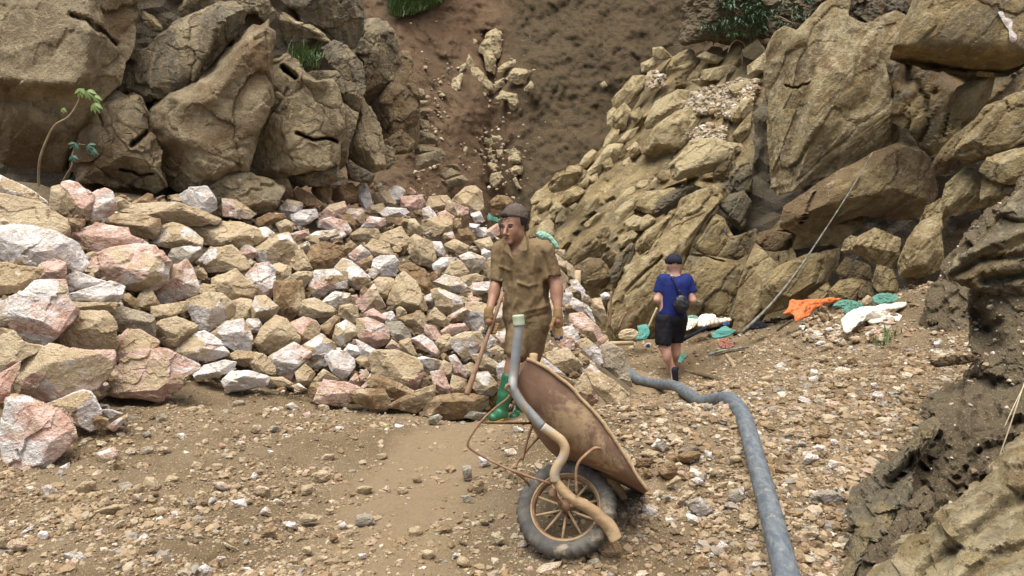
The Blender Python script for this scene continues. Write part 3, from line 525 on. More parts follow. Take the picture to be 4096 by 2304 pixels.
_blk += [('K', s) for s in ("250,400 290,340 330,320 360,360 310,430 260,440|290,460 340,400 390,385 410,410 370,490 320,500|400,490 450,420 510,460 460,515|450,580 470,520 520,470 570,520 550,580 490,590|490,410 530,340 620,300 680,330 620,400 560,430|640,120 680,50 740,0 780,20 750,80 700,140|710,170 800,80 880,20 960,-20 960,40 870,100 780,180|1090,290 1130,250 1200,240 1190,290 1130,320|"
  "1215,270 1250,225 1280,260 1260,310 1220,310|1270,210 1310,165 1390,180 1440,250 1360,280 1280,240|930,420 960,380 1040,310 1090,300 1080,350 1000,400 940,445|940,600 930,500 1000,430 1080,390 1060,500 1000,600 950,650|1110,400 1170,340 1300,330 1420,300 1340,370 1260,440 1230,540 1180,500 1110,470|660,520 700,420 780,360 790,400 740,500 690,560|680,600 780,520 850,490 840,560 760,620 700,650|"
  "300,640 330,590 400,560 430,600 440,690 380,720 310,680|250,560 290,530 330,560 310,600|350,580 400,520 430,560 400,600|560,460 610,430 640,470 590,510|820,330 880,290 900,340 850,380|840,130 900,100 930,140 870,170|980,100 1040,60 1060,110 1000,150|720,220 780,190 790,250 740,270|600,280 680,200 720,210 700,300 640,300|1010,580 1080,530 1150,550 1200,580 1130,640 1060,650|880,420 930,440 920,480 860,480|1140,560 1190,520 1250,560 1180,640 1130,640|960,700 1060,650 1100,680 1040,760 960,790|820,880 900,800 940,830 880,930|780,1200 850,1120 890,1140 870,1240 800,1280|700,1130 760,1090 800,1120 780,1200 710,1190").split('|')]
for i, (c, s) in enumerate(_blk):
    P = px(c, s); q = P.mean(0); stone('block', P, float(ridge_d(q)) - .10 - .02 * (i % 4), M_CLIFFR, .75, 4 if i not in (10, 11) else 5, 400 + i, 9, 7, .08, 2.0, .012, bed=BED, tilt=(.35, 1.05), color=(.76 + .12 * math.sin(i * 2.3), .40, .30, 1), parent=slope, grow=1.1)
G2 = 'limestone boulders of the quarry walls'
for i, (s, dd, lab, cl, lv) in enumerate([
    ("385,280 460,190 560,140 640,138 690,180 640,250 560,300 440,330", 13.6, 'smooth egg shaped boulder perched alone on the ridge above the worker', (.55, .45, .3), 5),
    ("1370,150 1430,80 1500,0 1560,-60 1700,-70 1860,-20 1870,60 1780,130 1700,160 1560,180 1440,230 1405,215", 12.0, 'bright cream boulder jutting out above the long leaning slab', (.82, .3, .3), 6),
    ("1250,470 1300,390 1420,320 1550,280 1620,310 1560,370 1450,430 1380,480 1260,540", 12.0, 'dark mossy rock between the bright cream boulder and the long slab', (.25, .5, .75), 5),
    ("1100,800 1110,740 1180,660 1280,580 1400,480 1410,510 1330,600 1280,700 1200,790 1130,830", 11.7, 'narrow tan slab lying parallel above the long leaning slab', (.6, .42, .4), 5),
    ("1030,950 1200,860 1260,760 1370,670 1440,440 1560,380 1690,335 1760,370 1750,440 1650,560 1560,700 1490,860 1440,1100 1290,1300 1180,1500 880,1500 905,1230 960,1130 1030,1000", 11.5, 'long leaning tan slab behind the man in the blue shirt', (.62, .45, .38), 7),
    ("1570,780 1640,680 1740,520 1800,560 1870,700 1960,690 2050,640 2030,800 1900,900 1700,860", 11.3, 'smooth grey tan rock face beside and above the blue shirt', (.45, .45, .55), 6),
    ("1480,960 1560,840 1700,870 1900,910 2020,830 1980,1000 1900,1230 1860,1380 1750,1400 1600,1420 1500,1400 1450,1100", 11.15, 'wide smooth wall of stone right behind the blue shirt and shoulder bag', (.48, .45, .5), 6),
    ("1770,440 1850,370 1960,330 2010,420 2000,560 1930,640 1850,560", 11.6, 'dark grey chipped block above the smooth rock face', (.35, .42, .7), 5),
    ("540,880 600,800 700,690 860,620 880,700 830,820 800,870 700,960 560,960", 12.6, 'rough dusty slab just above the mint green sack', (.5, .5, .5), 5),
    ("600,960 720,880 800,880 900,1000 840,1100 700,1110 650,1050", 12.2, 'knobbly brown rock under the rough dusty slab', (.42, .62, .5), 5),
    ("880,980 960,850 1050,760 1090,780 1060,880 1000,980 920,1120", 12.0, 'slanting grey rock alongside the long leaning slab', (.35, .45, .65), 5),
    ("1850,220 1900,150 1990,100 2030,240 2010,330 1940,350 1870,330", 11.8, 'shaded grey stone beside the bright cream boulder', (.35, .45, .65), 5),
    ("1740,40 1880,100 1890,170 1830,230 1760,240 1720,200", 11.9, 'brown stone wedged under the bright cream boulder', (.4, .6, .5), 5)]):
    tag(stone('boulder', px('K', s), dd, M_CLIFFR, .5 if i in (4, 5, 6) else .8, lv, 130 + i, 4 if i in (4, 5, 6) else 3.6, 4, .045 if i in (4, 5, 6) else .12, 2.0, .012,  [(px('K', "1150,1000 1010,1140 1300,860"), .03, .10)] if i == 4 else [(px('K', "1480,830 1650,860 1800,900"), .02, .1)] if i == 6 else (), color=(*cl, 1), groove=.02, bed=BED), lab, 'boulder', G2)
# ------------------------------------------------------------------ the right wall
cliff('boulder', 'E', "165,660 240,560 290,330 340,240 400,205 480,240 560,160 620,90 720,10 790,-60 800,40 740,120 880,200 1060,120 1160,170 1150,260 1090,370 1110,500 1100,640 1080,760 1080,880 960,960 760,1060 560,1140 380,1220 220,1290 170,1180 150,1000 150,800", 10.6,
      'enormous dark streaked slab of the wall, an undercut line along its base', (.64, .48, .57), .30, 7, 201, 7, 2, .04, 2.6, .010, cuts=[(px('E', "560,560")[0], .96, (-.72, -.05, .7)), (px('E', "760,500")[0], 1.0, (.12, .22, 1)), (px('E', "760,800")[0], .92, (.1, -.42, .9))], mat=M_CLIFFR, bed=BED, cracks=[('E', "390,550 470,560 545,545", .02, .10), ('E', "620,210 600,420 540,600 480,760 420,1000", .06, .05), ('E', "480,260 420,560 330,900 300,1150", .10, -.03), ('E', "900,300 700,500 640,760 700,960", .16, -.05), ('E', "1050,420 950,640 800,740", .12, .06)])
cliff('boulder', 'E', "700,160 760,60 780,-60 1240,-60 1230,60 1160,150 1060,120 960,200 860,190 760,270", 10.8, 'dark brown earth cap clinging to the top of the streaked slab', (.2, .8, .6), .6, 6, 202, 2.6, 3, .2, 3, .03)
cliff('boulder', 'E', "1090,370 1180,180 1280,-80 2100,-80 2100,330 1926,390 1800,460 1500,465 1300,440 1220,400 1130,385", 9.0, 'great overhanging rock with a pale vein, roofing the dark hollow', (.5, .5, .5), .75, 7, 203, 4.5, 2, .05, 2.2, .012, under=(px('E', "1050,360 1200,320 1300,290 1500,300 1750,310 1926,330 2100,330"), 2.4, .10), mat=M_CLIFFR, bed=BED, cracks= [])
from mathutils.bvhtree import BVHTree
def surf_patch(name, P, base, mat, off=.012, rings=7, seg=44):
    """a skin of its own lying on another stone"""
    me = base.data; V = np.empty(len(me.vertices) * 3, np.float32); me.vertices.foreach_get('co', V); bl = np.array(base.location); F = [p.vertices[:] for p in me.polygons]; t = BVHTree.FromPolygons([tuple(v) for v in V.reshape(-1, 3) + bl], F); c = P.mean(0); Q = catmull(np.vstack([P, P[:1]]), 6)
    Q = Q[np.linspace(0, len(Q) - 1, seg, endpoint=False).astype(int)]; out = []
    for r_ in list(np.linspace(.02, 1, rings)) + [1.02]:
        for q in c + (Q - c) * r_:
            dr = at(q, np.array(1.0)) - CAM; dr /= np.linalg.norm(dr); h = t.ray_cast(Vector(CAM), Vector(dr)); p = np.array(h[0]) if h[0] is not None else CAM + dr * 8.5; out.append(p - dr * (off if r_ <= 1 else -off))
    m = rings + 1; i_, j_ = np.meshgrid(np.arange(m - 1), np.arange(seg), indexing='ij'); k_ = (j_ + 1) % seg
    return put(name, np.array(out), np.stack([i_ * seg + j_, (i_ + 1) * seg + j_, (i_ + 1) * seg + k_, i_ * seg + k_], -1).reshape(-1, 4), mat)
_oh = [o for o in col.objects if o.get('label', '').startswith('great overhanging')][0]; v = surf_patch('calcite_vein', px('E', "1758,80 1790,70 1800,110 1850,130 1850,190 1880,230 1870,270 1835,265 1830,200 1800,160"), _oh, M_STONE); v.color = (1.3, 0, 0, 0); child_world(v, _oh)
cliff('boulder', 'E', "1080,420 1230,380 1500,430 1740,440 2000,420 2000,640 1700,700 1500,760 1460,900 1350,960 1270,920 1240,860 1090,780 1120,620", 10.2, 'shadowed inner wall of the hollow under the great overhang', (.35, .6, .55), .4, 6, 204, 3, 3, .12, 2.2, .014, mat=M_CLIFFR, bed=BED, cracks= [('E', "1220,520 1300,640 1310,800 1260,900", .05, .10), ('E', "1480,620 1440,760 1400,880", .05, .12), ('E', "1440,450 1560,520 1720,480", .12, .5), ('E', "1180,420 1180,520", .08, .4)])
for i, (s, dd, lab, cl) in enumerate([
    ("1340,1050 1400,960 1470,880 1600,780 1570,900 1480,1000 1440,1110 1370,1115", 8.9, 'rounded rib of tan rock at the end of the undercut line', (.5, .5, .48)),
    ("1490,1000 1560,880 1700,700 1926,600 2050,560 2050,900 1900,920 1700,1000 1560,1050", 8.5, 'broad dusty block under the overhang, cracked across', (.55, .48, .48)),
    ("1650,1090 1700,1020 1926,960 2050,930 2050,1160 1926,1165 1830,1185 1700,1140", 8.3, 'flat dusty block beneath the broad cracked one', (.58, .45, .45)),
    ("1430,1190 1550,1080 1700,1150 1640,1330 1450,1385 1400,1340", 8.7, 'square cornered pale block with a crack at its side', (.66, .4, .4)),
    ("1660,1160 1720,1150 1840,1200 2000,1180 1926,1280 1800,1300 1650,1340", 8.4, 'wedge of tan rock under the flat dusty block', (.52, .5, .48)),
    ("1260,1430 1300,1330 1400,1280 1440,1400 1420,1460 1300,1470", 9.0, 'small tan block below the square cornered pale block', (.6, .45, .4)),
    ("1460,640 1500,560 1740,470 1700,620 1640,690 1540,760 1470,830", 9.3, 'crumbly rock strip along the far side of the hollow', (.45, .55, .5)),
    ("390,1449 420,1330 590,1210 760,1100 960,1000 1090,950 1250,1000 1310,1100 1330,1250 1200,1390 1050,1400 880,1380 700,1449 560,1530", 9.9, 'large tan boulder below the undercut line, crossed by the leaning pole', (.5, .56, .42))]):
    cliff('boulder', 'E', s, dd, lab, cl, .7, 6 if i in (1, 7) else 5, 210 + i, 7, 7, .045 if i == 7 else .075, 2.1, .011, mat=M_CLIFFR, bed=BED, cracks=[('E', "580,1240 540,1340 500,1440", .02, .10)] if i == 7 else ())
for i, (s, dd, lab, cl) in enumerate([
    ("1150,760 1200,450 1310,150 1480,330 1600,300 1590,400 1400,600 1300,760", 10.3, 'stained yellow rock face beside the foot of the pole', (.55, .62, .4)),
    ("1310,130 1340,60 1420,40 1560,70 1580,130 1540,175 1440,185 1350,165", 10.4, 'brown knobbly stone just above the stained yellow face', (.45, .62, .5)),
    ("1590,165 1620,90 1720,-60 1900,-140 2080,-60 2060,20 1900,130 1700,160", 10.0, 'brown ledge rock with a dark shadow line under it', (.45, .6, .48)),
    ("1380,380 1500,300 1640,240 1900,180 1890,300 1750,500 1500,600 1380,640", 9.9, 'big dusty slab sloping up to the small dark hole above the tarps', (.52, .52, .46)),
    ("1690,520 1830,420 1860,490 1830,560 1700,560", 9.5, 'narrow stone at the bottom of the small dark hole', (.5, .5, .5)),
    ("2010,180 2060,90 2180,30 2350,100 2340,250 2290,320 2150,260", 9.1, 'squared tan block above the small dark hole', (.6, .46, .42)),
    ("2350,290 2420,120 2500,0 2640,-60 2660,300 2480,370 2360,360", 8.6, 'long upright tan block at the end of the block row', (.6, .46, .42)),
    ("1840,560 1870,460 1920,410 2050,380 2120,480 2100,580", 9.2, 'rounded brown boulder directly behind the green sacking', (.42, .65, .45)),
    ("2150,440 2190,290 2300,330 2350,480 2260,520", 9.0, 'cracked tan rock behind the highest green sack', (.55, .5, .45)),
    ("1930,180 1960,110 2000,80 2050,90 2040,150 1970,215", 9.4, 'small pale knuckle of rock at the rim of the dark hole', (.6, .45, .45)),
    ("2380,360 2420,350 2480,380 2470,430 2400,420", 8.7, 'small rounded stone at the foot of the long upright block', (.55, .5, .4)),
    ("2050,560 2080,400 2150,430 2200,510 2180,580", 9.1, 'dark cracked stone between brown boulder and cracked tan rock', (.4, .55, .55)),
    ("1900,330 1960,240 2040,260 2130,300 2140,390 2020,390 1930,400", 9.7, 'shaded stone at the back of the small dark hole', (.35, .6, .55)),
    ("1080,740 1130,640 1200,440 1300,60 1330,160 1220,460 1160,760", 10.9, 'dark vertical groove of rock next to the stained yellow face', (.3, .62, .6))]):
    cliff('boulder', 'F', s, dd, lab, cl, .75, 5 if i not in (0, 3) else 6, 230 + i, 8, 7, .05 if i in (0, 3) else .075, 2.1, .012, mat=M_CLIFFR, bed=BED)
# ------------------------------------------------------------------ earth on the right
def earth(name, c, s, d, thick, seed, mat=None, lvl=7, dfun=None, chip=.10, cf=5, rough=.022, p=3.0, colr=(.5, .5, .5), cracks=(), planes=0):
    return stone(name, px(c, s), d, mat or M_DARK, thick, lvl, seed, p, planes, chip, cf, rough, [(px(a, b), w_, e_) for a, b, w_, e_ in cracks], color=(*colr, 1), dfun=dfun, groove=.01, grow=1.0)
def lin(x0, d0, y0, kx, ky): return lambda p: d0 + (p[:, 0] - x0) * kx + (p[:, 1] - y0) * ky
tag(earth('earth_bank', 'O', "2400,600 2440,550 2480,510 2530,475 2600,430 2850,380 2850,920 2500,930 2375,915 2335,880 2310,835 2318,775 2345,705", 7.0, .3, 250, dfun=lin(3900, 7.0, 1150, -.0012, -.0012)), 'bare dark earth slope rising behind the white and green sacks', 'earth bank')
fb = tag(earth('earth_bank', 'O', "2345,905 2400,890 2450,870 2576,850 2760,840 2800,1700 2040,1700 2110,1500 2135,1420 2160,1340 2140,1240 2215,1170 2290,1095 2325,1000", 3.6, .5, 251, dfun=lin(3700, 3.6, 1700, -.0003, -.0016), chip=.13, cf=9, rough=.03, cracks=[('O', "2350,1080 2310,1200 2330,1290 2290,1360", .05, .14), ('O', "2460,1130 2530,1110 2600,1090", .03, .08), ('O', "2440,960 2430,1080 2470,1180", .05, -.05)]), 'dark foreground earth bank beside the hose, nearest to the camera', 'earth bank')
tag(earth('earth_bank', 'O', "2425,720 2500,640 2640,600 2860,560 2860,1000 2560,980 2470,925 2445,860 2430,790", 4.55, .5, 252, dfun=lin(3900, 4.55, 1200, -.0006, -.001), chip=.05, rough=.026, cracks=[('O', "2458,800 2470,840 2495,865", .07, .20), ('O', "2480,830 2510,815", .05, .10)]), 'undercut dark earth with a small burrow, below the jutting ledge', 'earth bank')
tag(earth('earth_bank', 'O', "2445,750 2600,720 2860,700 2860,1000 2420,950 2480,893 2462,820", 5.0, .3, 258, chip=.06, rough=.03), 'shaded dark earth inside the notch between ledge and foreground bank', 'earth bank')
cliff('rock_ledge', 'O', "2390,692 2405,655 2440,625 2490,580 2540,510 2600,440 2860,330 2860,720 2640,725 2560,745 2500,725 2440,718", 4.6, 'jutting rock ledge of tan and black layers above the burrow', (.55, .45, .62), .55, 7, 253, 3.4, 4, .10, 2.8, .014, [('O', "2400,690 2480,650 2580,640 2700,640", .03, .08), ('O', "2430,640 2520,600 2640,560", .05, -.08), ('O', "2480,700 2560,690 2700,690", .04, .12)], 'rock ledge', 'bedrock ribs in the dark bank', grow=1.0, mat=M_CLIFFR)
cliff('rock_rib', 'O', "2590,1080 2500,1165 2440,1255 2380,1305 2300,1365 2240,1449 2190,1600 2860,1620 2860,1000", 2.95, 'pale rough bedrock at the very foot of the dark bank, nearest the camera', (.66, .35, .58), .5, 7, 254, 3.2, 4, .15, 3.4, .02, [('O', "2576,1250 2450,1350 2330,1449", .05, .08), ('O', "2576,1130 2500,1250 2400,1340", .06, -.06), ('O', "2576,1380 2480,1420 2400,1500", .04, .06)], 'bedrock', 'bedrock ribs in the dark bank', mat=M_CLIFFR, dfun=lin(3850, 2.95, 2050, -.0003, -.0012))
cliff('rock_rib', 'O', "2150,1345 2140,1240 2180,1200 2250,1150 2330,1062 2390,1000 2350,1080 2300,1150 2290,1230 2240,1320 2200,1380 2150,1440 2120,1520 2090,1520", 3.42, 'twisted tan rib of bedrock edging the dark bank beside the hose', (.52, .45, .62), .8, 7, 255, 2.8, 4, .20, 3, .03, [('O', "2240,1215 2280,1180 2300,1150", .04, .2)], 'bedrock', 'bedrock ribs in the dark bank', mat=M_CLIFFR, dfun=lin(3550, 3.42, 1950, -.0003, -.0013), grow=.92)
cliff('rock_rib', 'O', "2150,1470 2190,1390 2260,1310 2300,1250 2340,1200 2360,1230 2310,1330 2250,1420 2220,1520 2140,1560", 3.12, 'mossy rib of bedrock between the twisted rib and the pale bedrock', (.5, .42, .66), .7, 7, 256, 2.8, 4, .20, 3, .03, (), 'bedrock', 'bedrock ribs in the dark bank', dfun=lin(3550, 3.12, 2150, -.0003, -.0012), grow=.95, mat=M_DARK)
cliff('rock_rib', 'O', "2340,912 2380,898 2450,893 2470,905 2420,915 2360,922", 4.25, 'thin rusty stone plate at the top edge of the foreground bank', (.45, .75, .4), .5, 5, 257, 3, 2, .08, 2.5, .04, (), 'stone plate', 'bedrock ribs in the dark bank')

# loose cream rubble lying on the jointed slope, and crumbs at the outcrops in the clay
RUB = [(px('D', q), n) for q, n in (("1150,560 1250,470 1400,450 1560,400 1700,420 1640,560 1500,680 1350,640 1180,640", 380), ("1180,800 1300,720 1450,740 1430,870 1250,880", 140), ("900,340 1010,340 1010,440 900,470", 50))]
# ------------------------------------------------------------------ the pile of quarried rocks
_pp = np.array([(-200, 720, 7.0), (0, 720, 7.2), (0, 1100, 5.9), (0, 1500, 5.0), (-200, 1500, 4.9), (100, 1880, 4.62), (400, 760, 8.2), (400, 1100, 6.6), (400, 1600, 5.35), (800, 760, 9.0), (800, 1100, 7.4), (800, 1500, 6.3), (1200, 740, 10.0), (1200, 1100, 7.9), (1200, 1600, 6.25),
    (1600, 740, 11.4), (1700, 1000, 8.8), (1700, 1400, 6.75), (1700, 1660, 6.02), (1980, 900, 10.4), (2000, 1300, 7.3), (1980, 1680, 6.1), (2200, 1050, 10.2), (2300, 1250, 8.6), (2300, 1500, 6.7), (2450, 1400, 8.4), (2480, 1520, 8.0), (2450, 1300, 9.6), (2420, 1580, 6.2)], float)
_pr = RBF(_pp[:, :2] / 400, _pp[:, 2], .15, .04)
def pile_d(p): return _pr(np.asarray(p, float) / 400)
tag(stone('pile_shade_backing', px('O', "-60,470 150,500 330,500 500,500 700,465 830,470 960,475 1130,510 1250,580 1390,660 1470,740 1520,820 1530,900 1500,960 1440,1010 1200,1030 1060,1020 850,985 600,970 480,955 260,985 150,1060 -60,1120"), float(pile_d(np.array([1100., 1200]))) + .60, M_DARK, .12, 6, 5, 8, 0, .03, 8, .02, dfun=pile_d), kind='structure')  # added backing sheet; its dark earth colour stands in for shade between rocks
#  colours: fresh share, pink share, brown, grey
PAL = {'w': (.78, .15, .3, .1), 'wp': (.70, .48, .3, 0), 'p': (.66, .70, .2, 0), 'pt': (.55, .6, .2, 0), 't': (.16, .25, .10, 0), 'tw': (.48, .28, .10, 0), 'tp': (.52, .6, .15, 0), 'b': (.08, .4, .58, 0), 'r': (.4, 1.2, 1.0, 0), 'g': (.35, .1, .3, .85), 'o': (.05, 0, .25, .6), 'bg': (.45, .1, .3, .9)}
CW = {'w': 'white', 'wp': 'white and pink', 'p': 'pink', 'pt': 'pinkish tan', 't': 'tan', 'tw': 'tan and white', 'tp': 'tan and pink', 'b': 'brown', 'r': 'rust red', 'g': 'grey', 'o': 'olive grey', 'bg': 'blue grey'}
